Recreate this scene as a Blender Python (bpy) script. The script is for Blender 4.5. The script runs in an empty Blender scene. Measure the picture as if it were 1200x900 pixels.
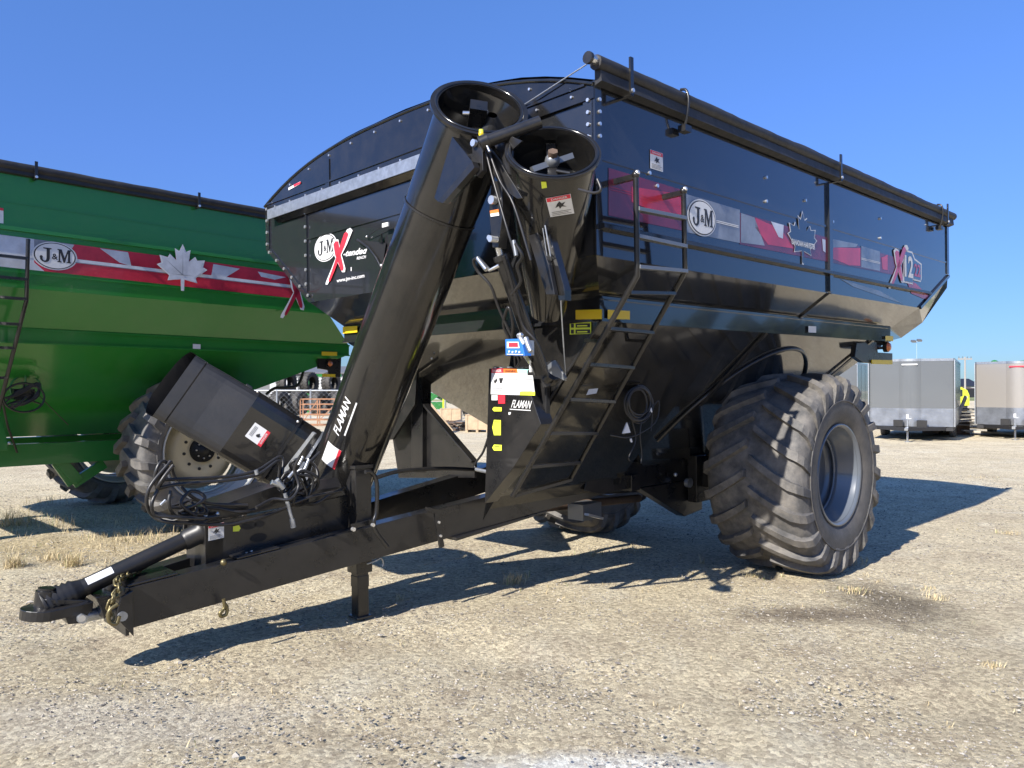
import bpy, bmesh, math, random
from mathutils import Vector, Matrix, noise
random.seed(7)
R = math.radians
C = bpy.context.scene.collection
# ------------------------------------------------------------------ camera, sky, sun, exposure
FPX = 900.0; CX, CY = 600.0, 450.0; CAMH = 1.7
PITCH = math.atan(8 / 900.0)
cam = bpy.data.objects.new('camera', bpy.data.cameras.new('camera'))
C.objects.link(cam); cam.location = (0, 0, CAMH); cam.rotation_euler = (R(90) + PITCH, 0, 0)
cam.data.sensor_width = 36; cam.data.lens = 36 * FPX / 1200; cam.data.clip_end = 5000; cam.data.clip_start = .05
bpy.context.scene.camera = cam
SUN_AZ = math.atan2(-.629, -.777)      # where the sun stands (clockwise from +Y)
SUN_EL = R(35)
w = bpy.data.worlds.new('World'); bpy.context.scene.world = w; w.use_nodes = True
nt = w.node_tree; bg = nt.nodes['Background']; sk = nt.nodes.new('ShaderNodeTexSky')
sk.sky_type = 'NISHITA'; sk.sun_disc = False; sk.sun_elevation = SUN_EL; sk.sun_rotation = SUN_AZ
sk.air_density = 1.0; sk.dust_density = .35; sk.ozone_density = 4.5; sk.altitude = 500
_tc = nt.nodes.new('ShaderNodeTexCoord'); _sx = nt.nodes.new('ShaderNodeSeparateXYZ'); nt.links.new(_tc.outputs['Generated'], _sx.inputs[0])
_rp = nt.nodes.new('ShaderNodeValToRGB'); nt.links.new(_sx.outputs['Z'], _rp.inputs[0])
_st = [(0, (.23, .33, .46)), (.09, (.31, .40, .57)), (.27, (.45, .56, .85)), (.45, (.55, .71, 1.0)), (1, (.6, .8, 1.0))]
_rp.color_ramp.elements[0].position = 0; _rp.color_ramp.elements[0].color = (*_st[0][1], 1); _rp.color_ramp.elements[1].position = 1; _rp.color_ramp.elements[1].color = (*_st[-1][1], 1)
for p_, c_ in _st[1:-1]: e_ = _rp.color_ramp.elements.new(p_); e_.color = (*c_, 1)
_mx = nt.nodes.new('ShaderNodeMix'); _mx.data_type = 'RGBA'; _mx.blend_type = 'MULTIPLY'; _mx.inputs['Factor'].default_value = 1; _mx.clamp_result = False
nt.links.new(sk.outputs[0], _mx.inputs['A']); nt.links.new(_rp.outputs[0], _mx.inputs['B']); nt.links.new(_mx.outputs['Result'], bg.inputs[0]); bg.inputs[1].default_value = .125
sl = bpy.data.lights.new('sun', 'SUN'); sl.energy = 4.9; sl.angle = R(.55); sl.color = (1, .945, .87)
so = bpy.data.objects.new('sun', sl); C.objects.link(so)
sd = Vector((math.sin(SUN_AZ) * math.cos(SUN_EL), math.cos(SUN_AZ) * math.cos(SUN_EL), math.sin(SUN_EL)))
so.rotation_euler = sd.to_track_quat('Z', 'Y').to_euler()
vs = bpy.context.scene.view_settings
vs.view_transform = 'Standard'; vs.look = 'None'; vs.gamma = 1; vs.exposure = .88
try: bpy.context.scene.cycles.max_bounces = 8
except Exception: pass
# ------------------------------------------------------------------ materials
def mat(name, col, rough=.5, metal=0., coat=0., spec=.5, var=0., vscale=3., bump=0., bscale=40., dust=0., dcol=(.30, .25, .19), emit=None, rvar=0.):
    m = bpy.data.materials.new(name); m.use_nodes = True
    t = m.node_tree; b = t.nodes['Principled BSDF']; L = t.links
    b.inputs['Base Color'].default_value = (*col, 1); b.inputs['Roughness'].default_value = rough
    b.inputs['Metallic'].default_value = metal; b.inputs['Coat Weight'].default_value = coat
    b.inputs['Coat Roughness'].default_value = .04; b.inputs['Specular IOR Level'].default_value = spec
    tc = t.nodes.new('ShaderNodeTexCoord')
    src = None
    if var:
        n = t.nodes.new('ShaderNodeTexNoise'); n.inputs['Scale'].default_value = vscale; n.inputs['Detail'].default_value = 8
        n.inputs['Roughness'].default_value = .65
        L.new(tc.outputs['Object'], n.inputs['Vector'])
        mx = t.nodes.new('ShaderNodeMix'); mx.data_type = 'RGBA'
        mx.inputs['A'].default_value = (*[c * (1 - var) for c in col], 1); mx.inputs['B'].default_value = (*[min(1, c * (1 + var)) for c in col], 1)
        cr = t.nodes.new('ShaderNodeValToRGB'); cr.color_ramp.elements[0].position = .3; cr.color_ramp.elements[1].position = .7
        L.new(n.outputs['Fac'], cr.inputs[0]); L.new(cr.outputs[0], mx.inputs['Factor']); src = mx.outputs['Result']
    if dust:
        n2 = t.nodes.new('ShaderNodeTexNoise'); n2.inputs['Scale'].default_value = 5; n2.inputs['Detail'].default_value = 10; n2.inputs['Roughness'].default_value = .7
        L.new(tc.outputs['Object'], n2.inputs['Vector'])
        c2 = t.nodes.new('ShaderNodeValToRGB'); c2.color_ramp.elements[0].position = .40; c2.color_ramp.elements[1].position = .85
        c2.color_ramp.elements[1].color = (dust, dust, dust, 1)
        L.new(n2.outputs['Fac'], c2.inputs[0])
        m2 = t.nodes.new('ShaderNodeMix'); m2.data_type = 'RGBA'; m2.inputs['B'].default_value = (*dcol, 1)
        if src: L.new(src, m2.inputs['A'])
        else: m2.inputs['A'].default_value = (*col, 1)
        L.new(c2.outputs[0], m2.inputs['Factor']); src = m2.outputs['Result']
        if rvar:
            mr = t.nodes.new('ShaderNodeMath'); mr.operation = 'MULTIPLY_ADD'; mr.inputs[1].default_value = rvar / max(dust, .01); mr.inputs[2].default_value = rough
            L.new(c2.outputs[0], mr.inputs[0]); L.new(mr.outputs[0], b.inputs['Roughness'])
    if src: L.new(src, b.inputs['Base Color'])
    if bump:
        n3 = t.nodes.new('ShaderNodeTexNoise'); n3.inputs['Scale'].default_value = bscale; n3.inputs['Detail'].default_value = 4
        L.new(tc.outputs['Object'], n3.inputs['Vector'])
        bp = t.nodes.new('ShaderNodeBump'); bp.inputs['Strength'].default_value = bump; bp.inputs['Distance'].default_value = .02
        L.new(n3.outputs['Fac'], bp.inputs['Height']); L.new(bp.outputs[0], b.inputs['Normal'])
    if emit:
        b.inputs['Emission Color'].default_value = (*emit[0], 1); b.inputs['Emission Strength'].default_value = emit[1]
    return m
BLK = mat('black_paint', (.009, .009, .009), .15, coat=.45, bump=.02, bscale=3.2, dust=.05, rvar=.12)
BLKT = mat('black_paint_walls', (.017, .018, .020), .11, coat=.75, bump=.010, bscale=1.6, dust=.025, rvar=.06)
BLKS = mat('black_frame_paint', (.010, .010, .0105), .27, coat=.2, bump=.03, bscale=14, dust=.06, rvar=.2)
MATB = mat('black_plastic', (.011, .011, .0115), .42, bump=.04, bscale=30, dust=.05)
DRK = mat('dark_interior', (.006, .006, .006), .6)
TARP = mat('tarp_vinyl', (.022, .023, .026), .55, spec=.35, bump=.5, bscale=11, dust=.10)
HOSE = mat('hose_rubber', (.014, .014, .015), .38, spec=.5, dust=.08)
GALV = mat('galvanised_steel', (.42, .44, .46), .38, metal=.75, var=.22, vscale=22, bump=.1, bscale=50)
BOLT = mat('zinc_bolt', (.75, .75, .74), .28, metal=.8)
STEEL = mat('bright_steel', (.62, .62, .62), .25, metal=.9)
WHT = mat('white_decal', (.66, .66, .65), .45)
WHD = mat('dull_white_decal', (.62, .62, .62), .5)
INK = mat('black_ink', (.02, .02, .022), .5)
RED = mat('red_decal', (.62, .03, .05), .4)
DRED = mat('dark_red_decal', (.15, .015, .035), .25, coat=.4, var=.35, vscale=2.2)
BRED = mat('bright_red_decal', (.48, .028, .05), .25, coat=.4, var=.3, vscale=2.5)
GRY = mat('grey_decal', (.20, .215, .24), .25, coat=.4, var=.4, vscale=3)
LGRY = mat('silver_decal', (.52, .54, .58), .25, coat=.4, var=.25, vscale=4)
ORG = mat('orange_decal', (.75, .18, .03), .5)
TEAL = mat('teal_decal', (.35, .62, .55), .5)
YEL = mat('yellow_reflector', (.72, .50, .02), .35)
YLG = mat('yellow_green_decal', (.72, .80, .06), .45)
AMB = mat('amber_lens', (.55, .13, .01), .2, coat=.5, bump=.6, bscale=120)
BLU = mat('blue_plastic', (.03, .16, .55), .35)
RUB = mat('tyre_rubber', (.075, .073, .071), .66, var=.30, vscale=11, bump=.14, bscale=120, dust=.62, dcol=(.38, .34, .285))
RUBS = mat('tyre_sidewall', (.062, .060, .058), .62, var=.25, vscale=7, bump=.18, bscale=60, dust=.40, dcol=(.24, .21, .175))
RUB2 = mat('tyre_rubber_clean', (.085, .083, .081), .6, var=.25, vscale=6, bump=.15, bscale=80, dust=.55, dcol=(.34, .31, .27))
RIMB = mat('black_rim_paint', (.10, .115, .135), .3, coat=.6, dust=.05)
CRM = mat('cream_rim_paint', (.62, .55, .38), .4, coat=.2, dust=.25)
RIMG = mat('grey_rim_paint', (.44, .45, .43), .35, coat=.2, dust=.2)
GRN = mat('green_paint', (.022, .185, .030), .17, coat=.25, bump=.03, bscale=2.2, dust=.04, rvar=.08)
GRNF = mat('green_frame_paint', (.018, .165, .030), .30, coat=.3, bump=.04, bscale=10, dust=.08)
GALU = mat('trailer_grey_skin', (.17, .18, .185), .26, metal=.35, coat=.4, bump=.04, bscale=1.4)
GALT = mat('trailer_tan_skin', (.42, .39, .35), .28, metal=.5, coat=.4, bump=.04, bscale=1.4)
DIAM = mat('diamond_plate', (.40, .42, .45), .30, metal=.8, bump=.25, bscale=26, var=.25, vscale=3)
WOOD = mat('plywood', (.44, .33, .21), .7, var=.25, vscale=3, bump=.2, bscale=20)
ORST = mat('orange_steel', (.34, .17, .09), .6, var=.3, vscale=4)
RUST = mat('rusty_scrap', (.10, .065, .045), .8, var=.5, vscale=3)
TREE = mat('far_trees', (.035, .05, .028), .9, var=.5, vscale=.1)
BLDW = mat('white_siding', (.45, .46, .46), .6)
BLDG = mat('grey_siding', (.13, .135, .14), .6, bump=.3, bscale=3)
YELP = mat('yellow_paint', (.50, .56, .03), .35, coat=.4)
WTARP = mat('weathered_boards', (.56, .52, .45), .75, var=.4, vscale=1.5)
POLEW = mat('pole_wood', (.30, .29, .27), .8)
GLASS = mat('dark_glass', (.02, .03, .035), .08, coat=.5)
CHAINM = mat('yellow_zinc_chain', (.17, .14, .06), .42, metal=.7, dust=.3)
GRAY = mat('grey_metal', (.20, .21, .22), .35, metal=.5)
# ------------------------------------------------------------------ frames and pixel rays
def frame(x, y, z, yaw, pitch=0.):
    return Matrix.Translation((x, y, z)) @ Matrix.Rotation(yaw, 4, 'Z') @ Matrix.Rotation(-pitch, 4, 'Y')
KS = 1.087
MC = Matrix.Translation((0, 0, CAMH)) @ Matrix.Scale(KS, 4) @ Matrix.Translation((0, 0, -CAMH)) @ frame(.505, 4.33, -.0647, R(43.9), R(1.0)); MCI = MC.inverted()      # black cart: x to the rear, y across
MG = frame(-3.57, 9.365, 0, R(46.6)); MGI = MG.inverted()                    # green cart
def ray(px, py):
    x = (px - CX) / FPX; z = -(py - CY) / FPX
    return Vector((x, math.cos(PITCH) - math.sin(PITCH) * z, math.sin(PITCH) + math.cos(PITCH) * z))
def hit(px, py, inv=None, **k):
    inv = inv or MCI
    o = inv @ Vector((0, 0, CAMH)); d = inv.to_3x3() @ ray(px, py)
    (a, v), = k.items(); i = 'uvz'.index(a)
    return o + d * ((v - o[i]) / d[i])
def at(px, py, depth):                                                    # world point at a depth
    return Vector((0, 0, CAMH)) + ray(px, py) * depth
def lg(u, v): return -(MC @ Vector((u, v, 0))).z / MC[2][2]               # local height of the ground under the cart
def gnd(px, d): return Vector(((px - 600) / 900 * d, d, 0))
# ------------------------------------------------------------------ mesh builder
class MB:
    def __init__(s): s.v = []; s.f = []; s.m = []; s.sm = []; s.mats = []; s.cur = 0
    def mt(s, m):
        if m not in s.mats: s.mats.append(m)
        s.cur = s.mats.index(m); return s
    def add(s, vs_, fs, smooth=False):
        b = len(s.v); s.v += [tuple(x) for x in vs_]
        for f in fs: s.f.append([b + i for i in f]); s.m.append(s.cur); s.sm.append(smooth)
        return s
    def poly(s, pts): return s.add(pts, [list(range(len(pts)))])
    def prism(s, pts, off):
        n = len(pts); off = Vector(off); pts = [Vector(p) for p in pts]
        nn = Vector((0, 0, 0))
        for i in range(n): nn += pts[i].cross(pts[(i + 1) % n])
        if nn.dot(off) > 0: pts = pts[::-1]
        q = pts + [p + off for p in pts]
        fs = [list(range(n)), list(range(2 * n - 1, n - 1, -1))]
        for i in range(n): j = (i + 1) % n; fs.append([j, i, n + i, n + j])
        return s.add(q, fs)
    def box(s, c, sz, rot=None):
        c = Vector(c); h = Vector(sz) / 2; vs_ = []
        for x in (-1, 1):
            for y in (-1, 1):
                for z in (-1, 1):
                    p = Vector((x * h.x, y * h.y, z * h.z)); vs_.append(c + (rot @ p if rot else p))
        return s.add(vs_, [(0, 1, 3, 2), (4, 6, 7, 5), (0, 4, 5, 1), (2, 3, 7, 6), (0, 2, 6, 4), (1, 5, 7, 3)])
    def bb(s, x0, x1, y0, y1, z0, z1): return s.box(((x0 + x1) / 2, (y0 + y1) / 2, (z0 + z1) / 2), (abs(x1 - x0), abs(y1 - y0), abs(z1 - z0)))
    def bar(s, a, b, w_, h_, up=(0, 0, 1)):
        a = Vector(a); b = Vector(b); d = (b - a); L = d.length; d.normalize()
        sx = d.cross(Vector(up)).normalized(); uu = sx.cross(d)
        rot = Matrix((d, sx, uu)).transposed()
        return s.box((a + b) / 2, (L, w_, h_), rot)
    def tube(s, pts, r, seg=8, caps=True, smooth=True):
        pts = [Vector(p) for p in pts]; n = len(pts); rr = r if isinstance(r, (list, tuple)) else [r] * n
        prev = None; rings = []
        for i, p in enumerate(pts):
            t = (pts[min(i + 1, n - 1)] - pts[max(i - 1, 0)]).normalized()
            if prev is None:
                a = Vector((0, 0, 1)) if abs(t.z) < .9 else Vector((1, 0, 0)); prev = (a - t * a.dot(t)).normalized()
            else: prev = (prev - t * prev.dot(t)).normalized()
            q = t.cross(prev)
            rings.append([p + (prev * math.cos(2 * math.pi * k / seg) + q * math.sin(2 * math.pi * k / seg)) * rr[i] for k in range(seg)])
        vs_ = [x for g in rings for x in g]; fs = []
        for i in range(n - 1):
            for k in range(seg):
                k2 = (k + 1) % seg; fs.append((i * seg + k, i * seg + k2, (i + 1) * seg + k2, (i + 1) * seg + k))
        s.add(vs_, fs, smooth)
        if caps:
            s.add(rings[0], [list(range(seg))[::-1]]); s.add(rings[-1], [list(range(seg))])
        return s
    def lathe(s, prof, o, ax, seg=48, smooth=True, a0=0, a1=2 * math.pi):
        o = Vector(o); ax = Vector(ax).normalized(); t = Vector((0, 0, 1)) if abs(ax.z) < .9 else Vector((1, 0, 0))
        e1 = (t - ax * t.dot(ax)).normalized(); e2 = ax.cross(e1); full = abs(a1 - a0 - 2 * math.pi) < 1e-6
        ns = seg if full else seg + 1; vs_ = []
        for (r, h) in prof:
            for k in range(ns):
                a = a0 + (a1 - a0) * k / seg; vs_.append(o + ax * h + (e1 * math.cos(a) + e2 * math.sin(a)) * r)
        fs = []
        for i in range(len(prof) - 1):
            for k in range(seg):
                k2 = (k + 1) % ns; fs.append((i * ns + k, (i + 1) * ns + k, (i + 1) * ns + k2, i * ns + k2))
        return s.add(vs_, fs, smooth)
    def disc(s, o, ax, r, th=.01, seg=16):
        o = Vector(o); ax = Vector(ax).normalized(); return s.tube([o, o + ax * th], r, seg)
    def ball(s, o, r, seg=8):
        pr = [(r * math.sin(math.pi * i / 6) + 1e-5, -r * math.cos(math.pi * i / 6)) for i in range(7)]
        return s.lathe(pr, o, (0, 0, 1), seg)
    def text(s, st, o, ex, ey, off=.012, shear=0.):
        """lettering fitted to the parallelogram o, o+ex, o+ey"""
        tb = TXT(st, off, shear)
        o = Vector(o); ex = Vector(ex); ey = Vector(ey)
        return s.add([o + ex * x + ey * y for x, y in tb[0]], tb[1])
    def build(s, name, parent=None, bevel=0., world=None, wn=False):
        me = bpy.data.meshes.new(name); me.from_pydata(s.v, [], s.f)
        for m in s.mats: me.materials.append(m)
        me.polygons.foreach_set('material_index', s.m); me.polygons.foreach_set('use_smooth', s.sm); me.update()
        o = bpy.data.objects.new(name, me); C.objects.link(o)
        if parent is not None: o.parent = parent
        if bevel:
            b = o.modifiers.new('bevel', 'BEVEL'); b.width = bevel; b.segments = 2; b.limit_method = 'ANGLE'; b.angle_limit = R(40)
        return o
_tc = {}
def TXT(st, off, shear):
    k = (st, off, shear)
    if k in _tc: return _tc[k]
    cu = bpy.data.curves.new('t', 'FONT'); cu.body = st; cu.offset = off; cu.shear = shear; cu.resolution_u = 3
    ob = bpy.data.objects.new('t', cu); C.objects.link(ob)
    dg = bpy.context.evaluated_depsgraph_get(); me = bpy.data.meshes.new_from_object(ob.evaluated_get(dg))
    xs = [v.co.x for v in me.vertices]; ys = [v.co.y for v in me.vertices]
    x0, x1, y0, y1 = min(xs), max(xs), min(ys), max(ys)
    _tc[k] = ([((v.co.x - x0) / (x1 - x0), (v.co.y - y0) / (y1 - y0)) for v in me.vertices], [tuple(p.vertices) for p in me.polygons])
    bpy.data.objects.remove(ob); bpy.data.meshes.remove(me); bpy.data.curves.remove(cu)
    return _tc[k]
def spline(p, n=6):
    p = [Vector(x) for x in p]; q = [p[0] * 2 - p[1]] + p + [p[-1] * 2 - p[-2]]; o = []
    for i in range(1, len(q) - 2):
        for k in range(n):
            t = k / n; a, b, c, d = q[i - 1:i + 3]
            o.append(.5 * ((2 * b) + (c - a) * t + (2 * a - 5 * b + 4 * c - d) * t * t + (3 * b - a - 3 * c + d) * t ** 3))
    return o + [p[-1]]
def thing(name, label, cat, M=None, group=None):
    o = bpy.data.objects.new(name, None); C.objects.link(o); o.empty_display_size = .3
    if M is not None: o.matrix_world = M
    o['label'] = label; o['category'] = cat
    if group: o['group'] = group
    return o
def tag(o, label, cat, group=None):
    o['label'] = label; o['category'] = cat
    if group: o['group'] = group
    return o
def kind(o, k): o['kind'] = k; return o
def copytree(o, parent=None):
    c = o.copy(); C.objects.link(c)
    if parent is not None: c.parent = parent
    for ch in [x for x in o.children]: copytree(ch, c)
    return c
# logo and decal drawing --------------------------------------------------------------
JP = [(.30, 1), (1, 1), (1, .93), (.86, .90), (.86, .28), (.80, .12), (.66, .02), (.45, -.02), (.22, .03), (.06, .15), (0, .34), (.05, .42), (.18, .44), (.27, .36), (.24, .24), (.30, .12), (.42, .09), (.54, .14), (.58, .28), (.58, .90), (.30, .93)]
MP = [(0, 0), (.30, 0), (.30, .07), (.21, .10), (.21, .72), (.44, 0), (.54, 0), (.76, .74), (.76, .10), (.67, .07), (.67, 0), (1, 0), (1, .07), (.93, .10), (.93, .90), (1, .93), (1, 1), (.74, 1), (.52, .38), (.30, 1), (0, 1), (0, .93), (.09, .90), (.09, .10), (0, .07)]
def logo(mb, o, ex, ey, n):
    o = Vector(o); ex = Vector(ex); ey = Vector(ey); n = Vector(n)
    def ell(k, d): return [o + n * d + ex * k * math.cos(2 * math.pi * i / 40) + ey * k * math.sin(2 * math.pi * i / 40) for i in range(40)]
    mb.mt(WHT).poly(ell(1, .0)); mb.mt(INK).poly(ell(.93, .0015)); mb.mt(WHT).poly(ell(.875, .003))
    mb.mt(INK).poly([o + n * .0045 + ex * (-.68 + .52 * x) + ey * (-.50 + 1.02 * y) for x, y in JP])
    mb.poly([o + n * .0045 + ex * (.10 + .62 * x) + ey * (-.42 + .94 * y) for x, y in MP])
    mb.text('&', o + n * .0045 + ex * -.14 + ey * -.26, ex * .26, ey * .42, .02)
LEAF = [(0, 1.0), (.11, .74), (.25, .82), (.20, .40), (.40, .60), (.47, .47), (.72, .52), (.66, .26), (.80, .18), (.42, -.16), (.47, -.34), (.06, -.26), (.05, -.66)]
def leaf(mb, o, ex, ey, n, m, k=1., d=0.):
    pts = LEAF + [(-x, y) for x, y in LEAF[::-1]][:-1]
    o = Vector(o); mb.mt(m).poly([o + Vector(n) * d + Vector(ex) * x * k + Vector(ey) * (.12 + (y - .12) * k) for x, y in pts])
def xmark(mb, o, ex, ey, n, dk=RED, lt=WHT):
    A = [(.92, 1.), (.80, .98), (.50, .62), (.22, .28), (.02, .05), (0, 0), (.08, -.01), (.30, .20), (.52, .44), (.80, .70), (1, .94)]
    B = [(.36, .86), (.26, .80), (.34, .55), (.46, .40), (.62, .18), (.72, .17), (.74, .24), (.60, .55), (.50, .84)]
    o = Vector(o); n = Vector(n)
    for pl in (A, B):
        c = (sum(p[0] for p in pl) / len(pl), sum(p[1] for p in pl) / len(pl))
        def g(k, d): return [o + n * d + Vector(ex) * (c[0] + (x - c[0]) * k[0]) + Vector(ey) * (c[1] + (y - c[1]) * k[1]) for x, y in pl]
        mb.mt(lt).poly(g((1.16, 1.08), 0))
    for pl in (A, B):
        c = (sum(p[0] for p in pl) / len(pl), sum(p[1] for p in pl) / len(pl))
        mb.mt(dk).poly([o + n * .002 + Vector(ex) * (c[0] + (x - c[0]) * .86) + Vector(ey) * (c[1] + (y - c[1]) * .96) for x, y in pl])
def warn(mb, o, ex, ey, n, head=RED, word='DANGER', side=False):
    """small warning decal: white sheet, coloured header, pictogram and small print"""
    o = Vector(o); ex = Vector(ex); ey = Vector(ey); n = Vector(n)
    q = lambda x0, x1, y0, y1, d: [o + n * d + ex * a + ey * b for a, b in ((x0, y0), (x1, y0), (x1, y1), (x0, y1))]
    mb.mt(WHT).poly(q(0, 1, 0, 1, 0)); mb.mt(head).poly(q(.02, .98, .78, .98, .0012))
    mb.mt(WHT).text(word, o + n * .002 + ex * .15 + ey * .83, ex * .7, ey * .10)
    mb.mt(INK)
    zz = [(.30, .42), (.42, .60), (.50, .72), (.58, .60), (.72, .66), (.62, .50), (.74, .40), (.56, .44), (.46, .34), (.44, .48)]
    mb.poly([o + n * .002 + ex * a + ey * b for a, b in zz])
    for k in range(4): mb.poly(q(.10, .90 - .12 * (k % 2), .06 + .065 * k, .08 + .065 * k, .002))
# ------------------------------------------------------------------ ground and sky setting
def ground():
    import itertools
    xs = []
    def axis(lo, hi, step, far):
        a = [lo + step * i for i in range(int((hi - lo) / step) + 1)]
        f = 1.0; x = a[-1]
        while x < far: x += step * f; f *= 1.35; a.append(x)
        f = 1.0; x = a[0]; b = []
        while x > -far: x -= step * f; f *= 1.35; b.append(x)
        return b[::-1] + a
    X = axis(-8, 10, .09, 2500); Y = axis(1.5, 14, .09, 2500)
    vs_ = []
    for y in Y:
        for x in X:
            r = math.hypot(x, y); k = max(0, min(1, (22 - r) / 8))
            z = 0
            if k > 0:
                z = k * (.016 * noise.noise((x * .5, y * .5, 0)) + .010 * noise.noise((x * 2.3, y * 2.3, 3)) + .006 * noise.noise((x * 6, y * 6, 7)))
                # shallow wheel ruts where machines turned
                for (ax, ay, rr) in ((3.2, 11.5, 7.4), (3.2, 11.5, 8.6), (-9, -3, 10.2), (-9, -3, 12.0), (14, 3.5, 9.4)):
                    dd = abs(math.hypot(x - ax, y - ay) - rr)
                    if dd < .3: z -= .020 * k * (1 - (dd / .3) ** 2) * (1 + .8 * noise.noise((x * 7, y * 7, 1)))
            vs_.append((x, y, z))
    nx = len(X); fs = [(j * nx + i, j * nx + i + 1, (j + 1) * nx + i + 1, (j + 1) * nx + i) for j in range(len(Y) - 1) for i in range(nx - 1)]
    m = bpy.data.materials.new('gravel_ground'); m.use_nodes = True; t = m.node_tree; L = t.links; N = t.nodes; b = N['Principled BSDF']
    b.inputs['Roughness'].default_value = .93; b.inputs['Specular IOR Level'].default_value = .2
    tc = N.new('ShaderNodeTexCoord')
    def nz(sc, det=6, rg=.6, dist=0):
        n = N.new('ShaderNodeTexNoise'); n.inputs['Scale'].default_value = sc; n.inputs['Detail'].default_value = det; n.inputs['Roughness'].default_value = rg; n.inputs['Distortion'].default_value = dist
        L.new(tc.outputs['Object'], n.inputs['Vector']); return n.outputs['Fac']
    def ramp(src, p0, p1, c0=(0, 0, 0), c1=(1, 1, 1)):
        r = N.new('ShaderNodeValToRGB'); r.color_ramp.elements[0].position = p0; r.color_ramp.elements[1].position = p1
        r.color_ramp.elements[0].color = (*c0, 1); r.color_ramp.elements[1].color = (*c1, 1); L.new(src, r.inputs[0]); return r.outputs[0]
    def mix(a, bcol, f, mode='MIX'):
        x = N.new('ShaderNodeMix'); x.data_type = 'RGBA'; x.blend_type = mode
        for s_, v in (('A', a), ('B', bcol)):
            if isinstance(v, tuple): x.inputs[s_].default_value = (*v, 1)
            else: L.new(v, x.inputs[s_])
        if isinstance(f, float): x.inputs['Factor'].default_value = f
        else: L.new(f, x.inputs['Factor'])
        return x.outputs['Result']
    base = ramp(nz(.35, 8, .6), .3, .7, (.54, .455, .315), (.66, .57, .415))
    base = mix(base, (.46, .38, .275), ramp(nz(1.6, 10, .7, .6), .48, .66))
    base = mix(base, (.64, .575, .45), ramp(nz(.9, 10, .70, .8), .52, .70))
    vo = N.new('ShaderNodeTexVoronoi'); vo.inputs['Scale'].default_value = 42; vo.inputs['Randomness'].default_value = 1; L.new(tc.outputs['Object'], vo.inputs['Vector'])
    peb = N.new('ShaderNodeSeparateColor'); L.new(vo.outputs['Color'], peb.inputs[0])
    vo2 = N.new('ShaderNodeTexVoronoi'); vo2.inputs['Scale'].default_value = 130; L.new(tc.outputs['Object'], vo2.inputs['Vector'])
    pb2 = N.new('ShaderNodeSeparateColor'); L.new(vo2.outputs['Color'], pb2.inputs[0])
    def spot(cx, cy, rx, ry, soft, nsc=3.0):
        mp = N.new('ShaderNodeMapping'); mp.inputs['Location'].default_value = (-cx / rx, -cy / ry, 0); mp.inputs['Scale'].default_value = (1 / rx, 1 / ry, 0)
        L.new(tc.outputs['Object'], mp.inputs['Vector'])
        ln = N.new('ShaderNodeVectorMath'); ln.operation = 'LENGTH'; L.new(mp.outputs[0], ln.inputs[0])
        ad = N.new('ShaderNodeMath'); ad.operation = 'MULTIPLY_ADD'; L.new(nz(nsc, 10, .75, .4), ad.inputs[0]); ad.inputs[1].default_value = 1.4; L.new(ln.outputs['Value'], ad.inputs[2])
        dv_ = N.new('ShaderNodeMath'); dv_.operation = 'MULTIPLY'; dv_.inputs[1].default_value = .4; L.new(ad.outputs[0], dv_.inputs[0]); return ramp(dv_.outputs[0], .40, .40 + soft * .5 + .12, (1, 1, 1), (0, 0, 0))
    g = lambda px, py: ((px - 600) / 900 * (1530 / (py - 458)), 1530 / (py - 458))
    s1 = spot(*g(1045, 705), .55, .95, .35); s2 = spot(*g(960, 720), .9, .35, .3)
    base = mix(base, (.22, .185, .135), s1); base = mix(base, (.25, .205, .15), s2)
    s3 = spot(*g(690, 897), .85, .20, .3, 7.0); base = mix(base, (.74, .72, .67), s3)
    s5 = spot(*g(150, 840), 1.2, .5, .3, 4.0); base = mix(base, (.60, .53, .42), s5)
    # straw litter by the green cart
    s4 = spot(*g(90, 640), 2.1, .9, .5, 4.0); base = mix(base, (.48, .39, .25), s4)
    PEBF = ramp(nz(.7, 6, .6), .35, .65, (.10, .10, .10), (.42, .42, .42))
    base = mix(base, ramp(peb.outputs[0], 0, 1, (.35, .33, .30), (1.5, 1.57, 1.5)), .5, 'MULTIPLY')
    base = mix(base, ramp(pb2.outputs[0], 0, 1, (.4, .38, .35), (1.6, 1.57, 1.5)), PEBF, 'MULTIPLY')
    L.new(base, b.inputs['Base Color'])
    h = N.new('ShaderNodeMath'); h.operation = 'MULTIPLY_ADD'; L.new(nz(14, 14, .82, .3), h.inputs[0]); h.inputs[1].default_value = 2.6
    hv = N.new('ShaderNodeMath'); hv.operation = 'MULTIPLY'; L.new(vo.outputs['Distance'], hv.inputs[0]); hv.inputs[1].default_value = -.35; L.new(hv.outputs[0], h.inputs[2])
    bp = N.new('ShaderNodeBump'); bp.inputs['Strength'].default_value = .9; bp.inputs['Distance'].default_value = .018; L.new(h.outputs[0], bp.inputs['Height'])
    L.new(bp.outputs[0], b.inputs['Normal'])
    mb = MB(); mb.mt(m).add(vs_, fs, True); kind(mb.build('ground'), 'structure')
ground()
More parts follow.
